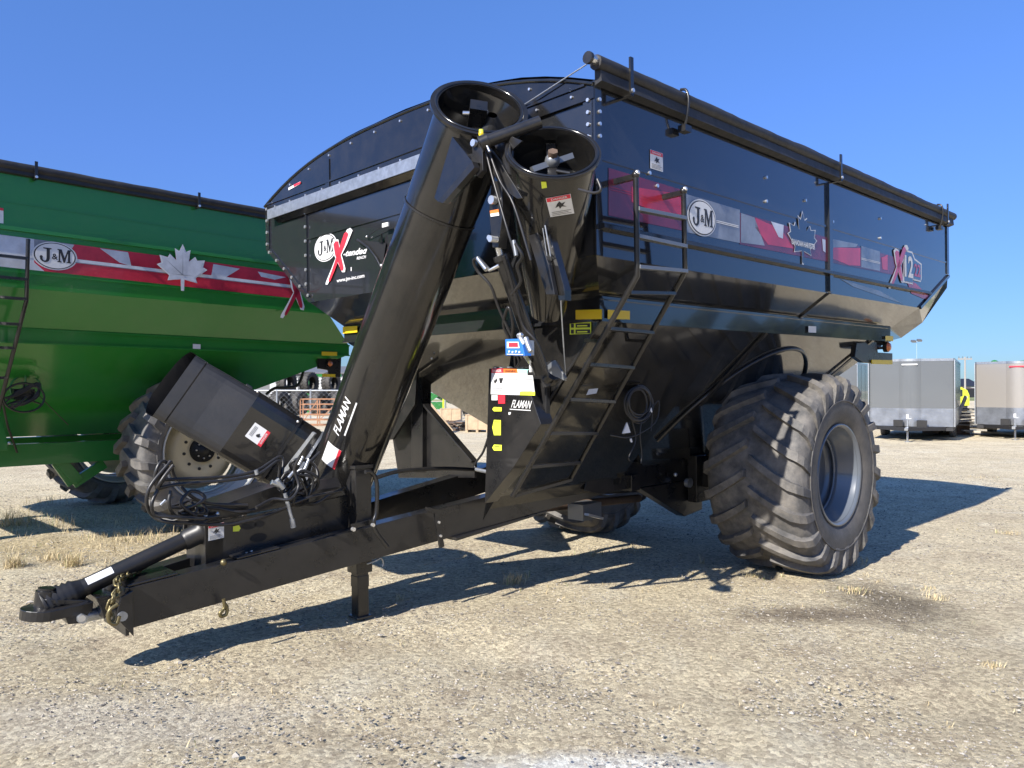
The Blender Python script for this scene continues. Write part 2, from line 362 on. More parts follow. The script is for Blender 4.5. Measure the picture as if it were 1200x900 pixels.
def stones():
    m1 = mat('pale_stone', (.36, .33, .28), .85, var=.5, vscale=9); m2 = mat('dark_stone', (.17, .155, .135), .85, var=.4, vscale=9); m3 = mat('buff_stone', (.40, .355, .28), .85, var=.3, vscale=9)
    mb = MB(); rnd = random.Random(3)
    octf = [(0, 2, 4), (2, 1, 4), (1, 3, 4), (3, 0, 4), (2, 0, 5), (1, 2, 5), (3, 1, 5), (0, 3, 5)]
    for i in range(46000):
        d = 2.6 + 13 * rnd.random() ** 1.7; x = (rnd.random() * 2 - 1) * .78 * d
        if noise.noise((x * 1.3, d * 1.3, 5)) < -.35 + rnd.random() * .5: continue
        s = .003 + .009 * rnd.random() ** 2.6 + .0005 * d
        if rnd.random() < .008: s *= 2.1
        a = rnd.random() * 6.3; cs, sn = math.cos(a), math.sin(a); j = lambda: .7 + .6 * rnd.random()
        p = [(s * j(), 0, 0), (-s * j(), 0, 0), (0, s * .8 * j(), 0), (0, -s * .8 * j(), 0), (s * .2, 0, s * .45 * j()), (0, 0, -s * .4)]
        mb.mt((m1, m3, m2, m1)[i % 4] if rnd.random() < .9 else m2)
        mb.add([(x + q[0] * cs - q[1] * sn, d + q[0] * sn + q[1] * cs, q[2] + .003 + .016 * noise.noise((x * .5, d * .5, 0)) + .010 * noise.noise((x * 2.3, d * 2.3, 3))) for q in p], octf)
    kind(mb.build('gravel'), 'stuff')
stones()
def grass():
    m = mat('dry_grass', (.52, .42, .24), .8, var=.35, vscale=8); m2 = mat('green_grass', (.20, .23, .08), .8, var=.3, vscale=8)
    mb = MB(); rnd = random.Random(11)
    def tuft(px, py, n, h, r, mm=m):
        d = 1530 / (py - 458); cx = (px - 600) / 900 * d
        for i in range(n):
            a = rnd.random() * 6.283; rr = r * rnd.random() ** .8; x = cx + rr * math.cos(a); y = d + rr * math.sin(a)
            hh = h * (.35 + .65 * rnd.random()); la = rnd.random() * 6.283; ln = hh * (.2 + 1.1 * rnd.random() ** 1.5); wd = .0016 + .0016 * rnd.random()
            q = Vector((x, y, -.005)); t = q + Vector((ln * math.cos(la), ln * math.sin(la), hh)); mi = q.lerp(t, .5) + Vector((0, 0, hh * .12))
            sd_ = Vector((math.cos(la + 1.57), math.sin(la + 1.57), 0)) * wd
            mb.mt(m2 if rnd.random() < .08 and mm is m else mm).add([q - sd_, q + sd_, mi + sd_ * .8, mi - sd_ * .8, t], [(0, 1, 2, 3), (3, 2, 4)])
    for (px, py, n, h, r) in [(85, 662, 150, .15, .10), (18, 664, 150, .17, .10), (60, 655, 80, .12, .12), (15, 615, 220, .26, .30), (60, 618, 90, .22, .32), (165, 634, 110, .13, .30), (120, 630, 60, .10, .3), (215, 640, 90, .10, .15),
                              (600, 684, 90, .13, .08), (612, 680, 50, .10, .15), (470, 702, 14, .09, .04), (695, 652, 60, .09, .2), (745, 646, 40, .10, .18), (820, 660, 14, .11, .05),
                              (1005, 662, 24, .16, .10), (885, 676, 110, .05, .12), (1000, 692, 130, .045, .14), (1180, 625, 60, .06, .15), (1160, 782, 60, .05, .06), (1095, 700, 60, .05, .10), (545, 590, 120, .10, .35), (560, 585, 80, .12, .3),
                              (1085, 690, 30, .04, .1), (180, 625, 60, .14, .3), (140, 612, 60, .16, .4), (950, 668, 40, .05, .2), (1150, 560, 40, .08, .3), (60, 590, 60, .15, .4), (770, 690, 40, .03, .15), (500, 560, 60, .1, .4)]:
        tuft(px, py, n, h, r)
    for i in range(34): tuft(rnd.uniform(0, 250), rnd.uniform(608, 668), 12, .10, .10)
    for i in range(70): tuft(rnd.uniform(0, 1200), rnd.uniform(560, 880), 5, .035, .05)
    for i in range(45): tuft(rnd.uniform(580, 1050), rnd.uniform(640, 720), 7, .04, .07)
    kind(mb.build('dry_grass'), 'stuff')
grass()
# ------------------------------------------------------------------ tyre and wheel
def tyre_mesh(Rt, W, Rr, N, lug_h, lug_w, sweep, mt_=RUB, ms=RUBS, up=1):
    """axis along local y, centred; lugs form a chevron"""
    mb = MB(); h = W / 2; c = Rt - lug_h
    half = [(c, 0), (c - .002, h * .35), (c - .008, h * .65), (c - .022, h * .86), (c - .065, h * .97), (c - .15, h * 1.0)]
    side = [(c - .15, h * 1.0), (c - .16 - (c - .16 - Rr) * .35, h * 1.02), (c - .16 - (c - .16 - Rr) * .7, h * .98), (Rr + .05, h * .93), (Rr + .02, h * .90), (Rr, h * .90)]
    for s in (-1, 1):
        mb.mt(mt_).lathe([(r, s * y) for r, y in (half if s > 0 else half[::-1])][::1], (0, 0, 0), (0, 1, 0), 96)
        mb.mt(ms).lathe([(r, s * y) for r, y in (side if s > 0 else side[::-1])], (0, 0, 0), (0, 1, 0), 96)
        # bead ring and a few raised rings on the side wall
        for rk, kk in ((Rr + .07, .945), (c - .19, 1.018)):
            mb.tube([(rk * math.cos(2 * math.pi * i / 64), s * h * kk, rk * math.sin(2 * math.pi * i / 64)) for i in range(65)], .006, 6, caps=False)
    def prof(t):   # t 0..1 along half profile then a little down the side wall
        P = half + [(c - .20, h * 1.005)]
        L = [0]
        for i in range(1, len(P)): L.append(L[-1] + math.hypot(P[i][0] - P[i - 1][0], P[i][1] - P[i - 1][1]))
        x = t * L[-1]
        for i in range(1, len(P)):
            if x <= L[i] + 1e-9:
                k = (x - L[i - 1]) / (L[i] - L[i - 1]); a, b = P[i - 1], P[i]
                return a[0] + (b[0] - a[0]) * k, a[1] + (b[1] - a[1]) * k
        return P[-1]
    mb.mt(mt_)
    for s in (-1, 1):
        for k in range(N):
            a0 = 2 * math.pi * (k + (.5 if s > 0 else 0)) / N; K = 12; vs_ = []
            for i in range(K + 1):
                t = .03 + .97 * i / K; r, y = prof(t); r2, y2 = prof(min(1, t + .02)); r1, y1 = prof(max(0, t - .02))
                dn = Vector((-(r2 - r1), (y2 - y1))); dn = Vector((dn.y, dn.x)).normalized()   # (radial, lateral)
                hh = lug_h * (1 if t < .66 else max(.10, 1 - (t - .66) / .34 * .95))
                a = a0 + up * sweep * (t ** .9); wid = lug_w * (.80 + .45 * t) / 2
                for (da, top) in ((-wid * 1.22, 0), (-wid, 1), (wid, 1), (wid * 1.22, 0)):
                    rr = r + (dn.x * hh if top else -.01); yy = s * (y + (dn.y * hh if top else 0)); aa = a + da / Rt
                    vs_.append((rr * math.cos(aa), yy, rr * math.sin(aa)))
            fs = []
            for i in range(K):
                for q in range(3):
                    f = (i * 4 + q, i * 4 + q + 1, (i + 1) * 4 + q + 1, (i + 1) * 4 + q); fs.append(f if s > 0 else f[::-1])
            fs += [(0, 1, 2, 3), (K * 4 + 3, K * 4 + 2, K * 4 + 1, K * 4)]
            mb.add(vs_, fs)
    return mb
def make_wheel(parent, loc, kindw, spin=0., flip=1):
    """outer face looks to local -y"""
    if kindw == 'wide': Rt, W, Rr = .868, .85, .400
    else: Rt, W, Rr = .965, .74, .60
    hub = MB(); h = W / 2
    if kindw == 'wide':
        hub.mt(RIMB).lathe([(.001, .10), (.14, .10), (.16, .06), (.20, .06), (.24, .12), (.40, .12), (.41, .16)], (0, 0, 0), (0, 1, 0), 48)
        hub.mt(BOLT)
        for k in range(10): a = k * math.pi / 5; hub.disc((.185 * math.cos(a), .06, .185 * math.sin(a)), (0, -1, 0), .014, .025, 6)
    else:
        hub.mt(CRM).lathe([(.155, .02), (.20, .0), (.33, .0), (.40, .05), (.44, .14), (.50, .18)], (0, 0, 0), (0, 1, 0), 48)
        hub.mt(DRK).lathe([(.001, -.10), (.06, -.10), (.07, -.05), (.15, -.04), (.155, .03)], (0, 0, 0), (0, 1, 0), 32)
        hub.mt(INK)
        for k in range(10): a = k * math.pi / 5 + .2; hub.disc((.235 * math.cos(a), .002, .235 * math.sin(a)), (0, -1, 0), .020, .012, 10)
        hub.mt(BOLT)
        for k in range(8): a = k * math.pi / 4; hub.disc((.10 * math.cos(a), -.045, .10 * math.sin(a)), (0, -1, 0), .011, .02, 6)
    wo = hub.build('wheel', parent); wo.location = loc; wo.rotation_euler = (0, spin, 0) if flip > 0 else (0, spin, math.pi)
    ty = tyre_mesh(Rt, W, Rr, 21 if kindw == 'wide' else 20, .050 if kindw == 'wide' else .068, .068 if kindw == 'wide' else .085, .40 if kindw == 'wide' else .26,
                   RUB if kindw == 'wide' else RUB2, RUBS if kindw == 'wide' else RUB2, up=1 if flip > 0 else -1).build('tyre', wo)
    rm = MB()
    m1 = RIMB if kindw == 'wide' else RIMG
    e = h * .90
    for s in (-1, 1):
        pr = [(Rr + .035, s * (e + .012)), (Rr + .030, s * (e + .026)), (Rr + .015, s * (e + .02)), (Rr - .002, s * (e - .01)), (Rr - .012, s * (e - .07)), (Rr - .035, s * (e - .09)),
              (Rr - .038, s * (e - .13)), (Rr - .052, s * (e - .14)), (Rr - .054, s * (e - .20)), (Rr - .040, s * (e - .215)), (Rr - .058, s * (e - .23)), (Rr - .060, s * (e - .30)), (Rr - .066, s * (.12 if kindw == 'wide' else .05)), (Rr - .07, 0)]
        rm.mt(m1).lathe(pr if s < 0 else pr[::-1], (0, 0, 0), (0, 1, 0), 64)
    if kindw == 'wide':
        rm.tube([((Rr - .06) * math.cos(2 * math.pi * i / 64), -.20, (Rr - .06) * math.sin(2 * math.pi * i / 64)) for i in range(65)], .012, 6, caps=False)
    rm.build('rim', wo)
    return wo
# ------------------------------------------------------------------ BLACK GRAIN CART
cart = thing('grain_cart', 'large black grain cart with folded unloading auger, ladder and wide lugged tyres on gravel', 'grain cart', MC)
H = hit
WU_ = 3.14; WZ_ = lg(WU_, .5) + .852
ZT, ZS, ZL, ZW, ZB, ZC = 3.50, 3.075, 2.70, 2.525, 2.335, 2.20
U1, V1, VI, UF, UR = 6.04, 3.95, .27, .35, 5.10
fb = H(363, 342, u=0); fbz = ZW; fbv = fb.y          # cut off lower far corner of the front
far_in = H(403, 372, u=UF).y
P1 = Vector((U1, 0, 2.93)); P2 = Vector((5.13, 0, ZW)); P3 = Vector((UR, VI, ZB)); P4 = Vector((UR - .02, VI, ZC))
Q1 = Vector((U1, .01, 2.80)); Q2 = H(1081, 378, v=.12); Q3 = H(1056, 396, v=.32); mir = lambda p: Vector((p.x, V1 - p.y, p.z))
tub = MB(); tub.mt(BLKT)
tub.poly([(0, 0, ZT), (0, 0, ZW), P2, P1, (U1, 0, ZT)])                                    # near wall
tub.poly([(0, 0, ZW), (UF, VI, ZB), P3, P2])                                                # near slope
tub.poly([(UF, VI, ZB), (UF, VI, ZC), P4, P3])                                              # near band
tub.poly([P1, P2, Q2, Q1]); tub.poly([P2, P3, P4, Q3, Q2])
tub.poly([(U1, 0, ZT), P1, Q1, mir(Q1), mir(P1), (U1, V1, ZT)]); tub.poly([Q1, Q2, mir(Q2), mir(Q1)]); tub.poly([Q2, Q3, mir(Q3), mir(Q2)])
tub.poly([(0, V1, ZT), (0, V1, ZS), (0, fbv, fbz), (0, 0, ZW), (0, 0, ZT)])                # front wall
tub.poly([(0, 0, ZW), (0, fbv, fbz), (UF, far_in, ZB), (UF, VI, ZB)])
tub.poly([(UF, VI, ZB), (UF, far_in, ZB), (UF, far_in, ZC), (UF, VI, ZC)])
mP1, mP2, mP3, mP4 = mir(P1), mir(P2), mir(P3), mir(P4)
tub.poly([(0, V1, ZT), (U1, V1, ZT), mP1, (U1 - .3, V1, ZS - .15), (0, V1, ZS)])
tub.poly([(0, V1, ZS), (U1 - .3, V1, ZS - .15), mP1, mP2, (0, fbv, fbz)]); tub.poly([(0, fbv, fbz), mP2, mP3, (UF, far_in, ZB)])
tub.poly([(UF, far_in, ZB), mP3, mP4, (UF, far_in, ZC)]); tub.poly([mP1, mir(Q1), mir(Q2), mP2]); tub.poly([mP2, mir(Q2), mir(Q3), mP4, mP3])
# seams, ledge, posts (proud pressed ribs)
tub.mt(BLKT)
tub.bb(.03, U1 - .02, -.006, 0, ZS - .008, ZS + .008)
tub.mt(BLKS).prism([(.02, -.045, ZL + .0), (.02, -.045, ZL - .022), (.02, .01, ZL - .03), (.02, .01, ZL + .022)], (5.36, 0, 0))
tub.mt(BLKT)
uc = H(970, 270, v=0).x
tub.bb(uc - .012, uc + .05, -.022, .005, ZW + .01, ZT - .06)
tub.bar(Vector((uc + .02, -.004, ZW)), Vector((uc + .02, VI - .006, ZB)), .05, .022)
tub.bb(-.012, .045, -.012, .012, ZW + .0, ZT)                                              # front corner angle
tub.bb(-.012, .012, .0, .075, ZW, ZT)
tub.bb(UF - .01, UF + .03, VI - .01, VI + .03, ZC, ZB)
vl = H(360, 280, u=0).y
tub.bb(-.010, .005, .06, vl, ZS - .01 + .0, ZS + .006)
tub.bb(-.014, .004, vl - .012, vl + .012, ZW + .1, ZT - .06)
tub.prism([(-.012, V1 + .01, ZS), (-.012, V1 - .07, ZS), (-.012, fbv - .07, ZW), (-.012, fbv, ZW)], (.02, 0, 0))
tub.bb(-.014, .01, V1 - .05, V1 + .012, ZS, ZT)
tub.bb(5.99, U1 + .012, -.012, .02, 2.95, ZT)
tub.bar(P1 + Vector((0, -.01, 0)), P2 + Vector((0, -.01, 0)), .02, .03)
tub.bb(UF, UR - .05, VI - .018, VI, ZC - .012, ZC + .008); tub.bb(UF, UR - .05, VI - .018, VI, ZB - .01, ZB + .008)
tub.bb(UF - .018, UF, VI, far_in, ZC - .012, ZC + .008)
tub.mt(BOLT)
def bolts(mb, a, b, n, ax, r=.011):
    a = Vector(a); b = Vector(b)
    for i in range(n): mb.disc(a.lerp(b, i / max(1, n - 1)), ax, r, .01, 8)
bolts(tub, (.025, -.012, ZT - .1), (.025, -.012, ZS + .12), 4, (0, -1, 0)); bolts(tub, (-.012, .035, ZT - .1), (-.012, .035, ZS + .12), 4, (-1, 0, 0))
bolts(tub, (-.014, vl, ZT - .2), (-.014, vl, ZW + .16), 6, (-1, 0, 0), .014)
bolts(tub, (-.014, V1 - .02, ZT - .05), (-.014, V1 - .02, ZS + .05), 4, (-1, 0, 0), .014); bolts(tub, (-.014, V1 - .06, ZS - .03), (-.014, fbv + .0, ZW + .06), 6, (-1, 0, 0), .014)
for (px, py) in ((897, 208), (897, 236), (972, 235), (975, 260), (1031, 279), (943, 235), (1031, 256), (769, 218), (760, 203)): tub.disc(H(px, py, v=0), (0, -1, 0), .012, .014, 8)
tub_o = tub.build('tub', cart)
# arched end cap, tarp and its roll
cap = MB(); cap.mt(BLK)
arch = []
for i in range(25):
    v = -.01 + (V1 + .02) * i / 24; k = abs(v / V1 * 2 - 1); arch.append((v, ZT - .02 + .30 * (1 - k ** 2.6)))
cap.prism([(-.02, -.01, ZT - .10)] + [(-.02, v, z) for v, z in arch] + [(-.02, V1 + .01, ZT - .10)], (.03, 0, 0))
cap.tube([(-.022, v, z) for v, z in arch], .012, 6)
for vv in (1.0, 2.83): cap.bb(-.028, -.02, vv - .03, vv + .03, ZT - .08, ZT + .17)
cap.bb(-.03, -.018, .05, V1 - .05, ZT - .02, ZT - .005)
cap.mt(BOLT)
for i in range(1, 24, 2): cap.disc((-.02, arch[i][0], arch[i][1] - .05), (-1, 0, 0), .009, .01, 6)
for i in range(14): cap.disc((-.02, .15 + 3.6 * i / 13, ZT - .055), (-1, 0, 0), .008, .01, 6)
cap.mt(WHT).poly([H(338, 220, u=-.025), H(352, 212.5, u=-.025), H(352, 215.5, u=-.025), H(338, 223, u=-.025)][::-1])
cap.mt(RED).poly([H(344, 216.5, u=-.027), H(352, 212.8, u=-.027), H(352, 215.2, u=-.027), H(344, 219, u=-.027)][::-1])
cap.build('end_cap', cart)
rail = MB(); ra = H(322, 244, u=0); rb = H(560, 160, u=0)
rail.mt(GALV).prism([(-.012, ra.y, ZT - .075), (-.075, ra.y, ZT - .085), (-.075, ra.y, ZT - .175), (-.065, ra.y, ZT - .175), (-.065, ra.y, ZT - .095), (-.012, ra.y, ZT - .085)], (0, -2.9, 0))
rail.mt(BLK).prism([(-.014, ra.y - .1, ZT - .175), (-.066, ra.y - .1, ZT - .178), (-.014, ra.y - .1, ZT - .215)], (0, -2.7, 0))
rail.build('cross_rail', cart)
tp = MB(); tp.mt(TARP); nu, nv = 40, 20; vv_ = []
for i in range(nu + 1):
    for j in range(nv + 1):
        u = .0 + U1 * i / nu; v = -.02 + (V1 + .04) * j / nv; k = abs(v / V1 * 2 - 1)
        z = ZT + .01 + .29 * (1 - k ** 2.6) + .012 * math.cos(i * math.pi / 4) * (1 - k * k) + .006 * noise.noise((u * 3, v * 3, 0)); vv_.append((u, v, z))
tp.add(vv_, [(i * (nv + 1) + j, (i + 1) * (nv + 1) + j, (i + 1) * (nv + 1) + j + 1, i * (nv + 1) + j + 1) for i in range(nu) for j in range(nv)], True)
ro = []; rr_ = []
for i in range(70):
    u = -.03 + (U1 + .10) * i / 69; ro.append((u, -.035 + .005 * noise.noise((u * 2, 0, 0)), ZT + .088 + .005 * noise.noise((u * 1.7, 5, 0)))); rr_.append(.042 + .006 * noise.noise((u * 2.2, 9, 0)) + .003 * noise.noise((u * 9, 2, 0)))
tp.tube(ro, rr_, 12)
# hanging flap and gutter under the roll
tp.prism([(-.01, -.012, ZT + .06), (-.01, -.055, ZT + .045), (-.01, -.062, ZT - .015), (-.01, -.012, ZT - .03)], (U1 + .03, 0, 0))
tp.mt(STEEL).tube([(-.08, -.035, ZT + .095), (-.03, -.035, ZT + .095)], .028, 12); tp.mt(BLKS).tube([(-.10, -.035, ZT + .095), (-.08, -.035, ZT + .095)], .034, 12)
tpo = tp.build('tarp', cart)
for (px, tall) in ((737, 1), (982, 1), (1107, 1)):
    u = H(px, 150, v=-.08).x; b_ = MB(); b_.mt(BLK).bb(u - .014, u + .014, -.108, -.095, ZT - .06, ZT + .16); b_.bb(u - .014, u + .014, -.108, -.0, ZT - .06, ZT - .05)
    b_.mt(BOLT).disc((u, -.108, ZT - .03), (0, -1, 0), .012, .01, 8); b_.build('tarp_stop', cart)
for px in (806, 1103):
    u = H(px, 140, v=-.08).x; b_ = MB(); b_.mt(BLKS)
    pts = [(u, -.012, ZT - .10), (u, -.05, ZT - .09), (u, -.075, ZT - .03), (u, -.088, ZT + .07), (u, -.07, ZT + .135), (u, -.03, ZT + .15)]
    b_.tube(spline(pts, 4), .009, 6); b_.bb(u - .02, u + .05, -.075, -.02, ZT - .12, ZT - .08); b_.build('strap_hook', cart)
# thin bow cable along the front
cb = MB(); cb.mt(GALV).tube([(-.04, .02, ZT + .09), (-.04, .5, ZT + .0), (-.04, 1.6, ZT - .2)], .0045, 6); cb.build('cable', cart)
# --- hopper, with the wheel coves cut out
cv = V1 / 2
hv, fs = [], []
T = [(UF + .01, VI + .01, ZC), (UR - .03, VI + .01, ZC), (UR - .03, V1 - VI - .01, ZC), (UF + .01, far_in, ZC)]
Bm = [(2.35, 1.42, .98), (3.55, 1.42, .98), (3.55, V1 - 1.42, .98), (2.35, V1 - 1.42, .98)]
hop = MB(); hop.mt(BLKT).add(T + Bm, [(0, 1, 2, 3), (7, 6, 5, 4), (1, 0, 4, 5), (2, 1, 5, 6), (3, 2, 6, 7), (0, 3, 7, 4)])
hop_o = hop.build('hopper', cart)
def cutter(v0, v1, r, z):
    m = MB(); m.mt(BLK).lathe([(0.0001, v0), (r, v0), (r, v1), (0.0001, v1)], (WU_, 0, z), (0, 1, 0), 64, smooth=False)
    o = m.build('cut'); o.parent = cart; return o
bpy.context.view_layer.update()
for (v0, v1) in ((-.4, 1.15), (2.44, V1 + .4)):
    co = cutter(v0, v1, 1.08, WZ_); bpy.context.view_layer.update()
    bm_ = hop_o.modifiers.new('b', 'BOOLEAN'); bm_.operation = 'DIFFERENCE'; bm_.object = co; bm_.solver = 'EXACT'
    bpy.context.view_layer.update()
    me = bpy.data.meshes.new_from_object(hop_o.evaluated_get(bpy.context.evaluated_depsgraph_get()))
    hop_o.modifiers.clear(); hop_o.data = me; bpy.data.objects.remove(co)
# lip along the cove edge
lip = MB(); lip.mt(BLKS); pts = []
for i in range(41):
    a = R(8) + R(164) * i / 40; u = WU_ - 1.08 * math.cos(a); z = WZ_ + 1.08 * math.sin(a)
    k = (ZC - z) / (ZC - .95); v = VI + .01 + k * (1.42 - VI)
    if z < ZC - .01 and v < 1.15: pts.append((u, v - .012, z))
    elif len(pts) > 2 and z >= ZC - .01: pts.append((u, VI, ZC - .012))
lip.tube(pts, .016, 6); lip.build('fender_lip', cart)
# rib of the hopper side, thin seam lines
for u in (2.45, 4.62):
    rb_ = MB(); rb_.mt(BLKS)
    a = Vector((u, VI + .0, ZC - .01)); b = Vector((2.3 if u < 3 else 4.2, .8, 1.6)); rb_.bar(a, b, .012, .05, up=(1, 0, 0)); rb_.build('hopper_rib', cart)
# --- auger housing at the near front corner, gusset plate and front box
hs = MB(); hs.mt(BLK)
sl_ = [Vector((UF, VI - .006, ZC - .01)), H(570, 585, u=UF), Vector((UF, 1.36, .90)), Vector((UF, 1.30, 1.10)), Vector((UF, 1.02, ZC - .01))]
hs.prism(sl_, (1.55, 0, 0))
hs.mt(BLKS).bar(sl_[0] + Vector((-.006, -.004, 0)), sl_[1] + Vector((-.006, -.004, 0)), .016, .016)
hs_o = hs.build('auger_housing', cart, .003)
fp = MB(); fp.mt(BLKS)
U2 = .22
fpx = [(573, 432), (612, 430), (622, 462), (634, 497), (601, 549), (568, 590)]
fp.prism([H(x, y, u=U2) for x, y in fpx], (.12, 0, 0))
fp.mt(MATB).prism([H(x, y, u=.30) for x, y in ((590, 432), (640, 428), (640, 500), (626, 520), (620, 470))], (.04, 0, 0))
fp.build('front_box', cart, .003)
ex_ = lambda a, b: b - a
dc = MB()
def dq(px4, m, d=0., **k):
    """decal quad from four pixels on a plane of the cart"""
    n = Vector((-1, 0, 0)) if 'u' in k else Vector((0, -1, 0))
    dc.mt(m).poly([H(x, y, **k) + n * d for x, y in px4])
e = .004
dq([(576, 437), (606, 436), (610, 463), (575, 462)][::1], WHT, .0, u=U2 - e); dq([(576, 432), (590, 432), (590, 437), (576, 437)], RED, .001, u=U2 - e)
dq([(590, 432), (606, 432.5), (607, 437), (590, 437)], ORG, .001, u=U2 - e); dq([(606, 432.5), (624, 433), (625, 438), (607, 437)], TEAL, .001, u=U2 - e)
dq([(606, 436), (624, 437), (627, 463), (610, 463)], WHT, .0, u=U2 - e); dq([(609, 459), (627, 459), (627, 463.5), (609, 463)], YLG, .001, u=U2 - e)
dq([(576, 463), (583, 463), (583, 469), (576, 469)], WHT, .0, u=U2 - e); dq([(584, 463), (592, 463), (592, 473), (584, 473)], RED, .001, u=U2 - e)
for k in range(7):
    y = 444 + k * 2.3
    for (x0, x1) in ((592, 607), (611, 624)): dq([(x0, y), (x1, y + .1), (x1, y + .7), (x0, y + .6)], GRY, .002, u=U2 - e)
for k in range(3): dq([(577, 455 + 2 * k), (589, 455 + 2 * k), (589, 455.6 + 2 * k), (577, 455.6 + 2 * k)], GRY, .002, u=U2 - e)
dq([(578, 444), (580, 446), (582, 443), (583, 446), (580, 450), (579, 447)], INK, .002, u=U2 - e); dq([(585, 443), (590, 443), (588, 449), (586, 449)], INK, .002, u=U2 - e)
def dtext(st, bl, br, tl, m, off=.012, shear=0., d=.0, **k):
    n = Vector((-1, 0, 0)) if 'u' in k else Vector((0, -1, 0))
    a = H(*bl, **k) + n * d; dc.mt(m).text(st, a, H(*br, **k) + n * d - a, H(*tl, **k) + n * d - a, off, shear)
dtext('DANGER', (577.5, 436), (588, 436), (577.5, 433), WHT, d=.003, u=U2 - e); dtext('WARNING', (592, 436.2), (605, 436.4), (592, 433.4), INK, d=.003, u=U2 - e)
dtext('FLAMAN', (599, 477.5), (622, 479), (600.5, 468.5), WHT, .012, .25, d=.001, u=U2 - e); dq([(597.5, 479), (622, 480.5), (622, 481.5), (597.5, 480)], WHT, .001, u=U2 - e)
for (x0, y0, x1, y1) in ((577, 477, 588, 482), (577, 492, 587, 510), (577, 521, 588, 528)):
    dq([(x0, (y0 + y1) / 2), (x0 + 2, y0), (x1, y0 + .4), (x1, y1), (x0 + 2, y1)], YLG, .001, u=U2 - e)
    dq([(x0 + 3, y0 + 1.8), (x1 - 2, y0 + 2), (x1 - 2, y0 + 2.8), (x0 + 3, y0 + 2.6)], INK, .002, u=U2 - e)
dq([(596, 483), (599, 483), (598, 486), (596, 486)], WHT, .001, u=U2 - e)
dc.build('instruction_decal', tub_o); dc = MB()
# reflectors on the front band, far end and near side
dq([(676, 363.5), (707, 362.5), (707, 374), (676, 374.5)], YEL, .012, u=UF - .01); dq([(403, 383), (420, 382), (420, 389.5), (403, 391)], YEL, .012, u=UF - .01)
dq([(711, 363), (737, 364.5), (737, 374.5), (711, 374)], YEL, .008, v=VI - .012)
dc.build('reflector', tub_o); dc = MB()
dq([(668, 377.5), (693, 376), (693, 391), (668, 392)], YLG, .002, u=UF - .004)
for y in (379, 386): dq([(675, y + .3), (692, y), (692, y + 4.5), (675, y + 5)], INK, .004, u=UF - .004); dq([(669.5, y + .5), (673, y + .3), (673, y + 5), (669.5, y + 5)], INK, .004, u=UF - .004)
for y in (380, 387): dq([(677, y + 1.2), (689, y + 1), (689, y + 2.4), (677, y + 2.7)], YLG, .006, u=UF - .004)
dq([(947, 382), (956, 382.5), (956, 390), (947, 389.5)], WHD, .003, v=VI - .012); dq([(1037, 393.5), (1046, 394), (1046, 400), (1037, 399.5)], YEL, .006, v=VI - .012)
dc.build('maintenance_decal', tub_o); dc = MB()
# graphics band on the near wall
S = dict(v=-.003)
def sy(x, k):   # stripe edge: top 0 bottom 1 at pixel x
    a = 193 + .305 * (x - 711); b = 252 + .205 * (x - 711); return a + (b - a) * k
def sq(x0, x1, k0, k1, m, d): dq([(x0, sy(x0, k0)), (x1, sy(x1, k0)), (x1, sy(x1, k1)), (x0, sy(x0, k1))], m, d, **S)
sq(713, 803, .05, 1, DRED, 0); sq(803, 867, .12, 1.02, GRY, .0); sq(867, 1080, .2, 1.05, DRED, .0)
dq([(740, sy(740, .3)), (803, sy(803, .15)), (803, sy(803, .62)), (770, sy(770, .72)), (740, sy(740, .62))], BRED, .0015, **S)
dq([(905, sy(905, .3)), (917, sy(917, .4)), (930, sy(930, .85)), (900, sy(900, .9)), (885, sy(885, .5)), (885, sy(885, .22))], BRED, .0015, **S)
dq([(868, sy(868, .2)), (884, sy(884, .22)), (896, sy(896, .95)), (868, sy(868, 1.))], GRY, .0015, **S)
dq([(903, sy(903, .2)), (918, sy(918, .2)), (917, sy(917, .62)), (912, sy(912, .6))], LGRY, .003, **S); dq([(963, sy(963, .3)), (967, sy(967, .3)), (967, sy(967, .75)), (964, sy(964, .7))], LGRY, .003, **S)
dq([(975, sy(975, .5)), (1008, sy(1008, .25)), (1008, sy(1008, .95)), (995, sy(995, 1.02)), (975, sy(975, .9))], BRED, .0015, **S)
dq([(974, sy(974, .2)), (1005, sy(1005, .12)), (1003, sy(1003, .25)), (985, sy(985, .42)), (976, sy(976, .5))], GRY, .002, **S)
sq(1009, 1031, .15, 1.0, GRY, .0015)
dq([(1060, 323), (1074, 333), (1090, 349), (1082, 350), (1068, 344)], BRED, .0015, **S); dq([(985, 327), (1031, 341), (1060, 357), (1000, 336)], GRY, .0005, **S)
dq([(1033, sy(1033, .4)), (1040, sy(1040, .2)), (1040, sy(1040, .9)), (1034, sy(1034, .9))], BRED, .0015, **S)
for k, x0, x1 in ((.56, 838, 865), (.60, 838, 865), (.62, 1009, 1031), (.67, 1009, 1031)): sq(x0, x1, k, k + .022, WHD, .003)
for k in (.42, .47): sq(715, 800, k, k + .012, BRED, .003)
dc.build('side_stripe', tub_o); dc = MB()
o_ = H(822, 255.5, **S) + Vector((0, -.005, 0)); r_ = H(838.5, 259.5, **S) - H(822, 255.5, **S); t_ = H(821.5, 234, **S) - H(822, 255.5, **S)
r_ = Vector((r_.x, 0, 0)); t_ = Vector((0, 0, t_.z)); logo(dc, o_, r_, t_, (0, -1, 0))
dc.build('maker_logo', tub_o); dc = MB()
lo = H(940, 285, **S) + Vector((0, -.005, 0)); lx = Vector((H(957, 289, **S).x - H(940, 285, **S).x, 0, 0)) / .8; lz = Vector((0, 0, H(940, 247, **S).z - H(940, 285, **S).z))
leaf(dc, lo, lx, lz, (0, -1, 0), WHD, 1.0, 0); leaf(dc, lo, lx, lz, (0, -1, 0), BLKT, .93, .0015)
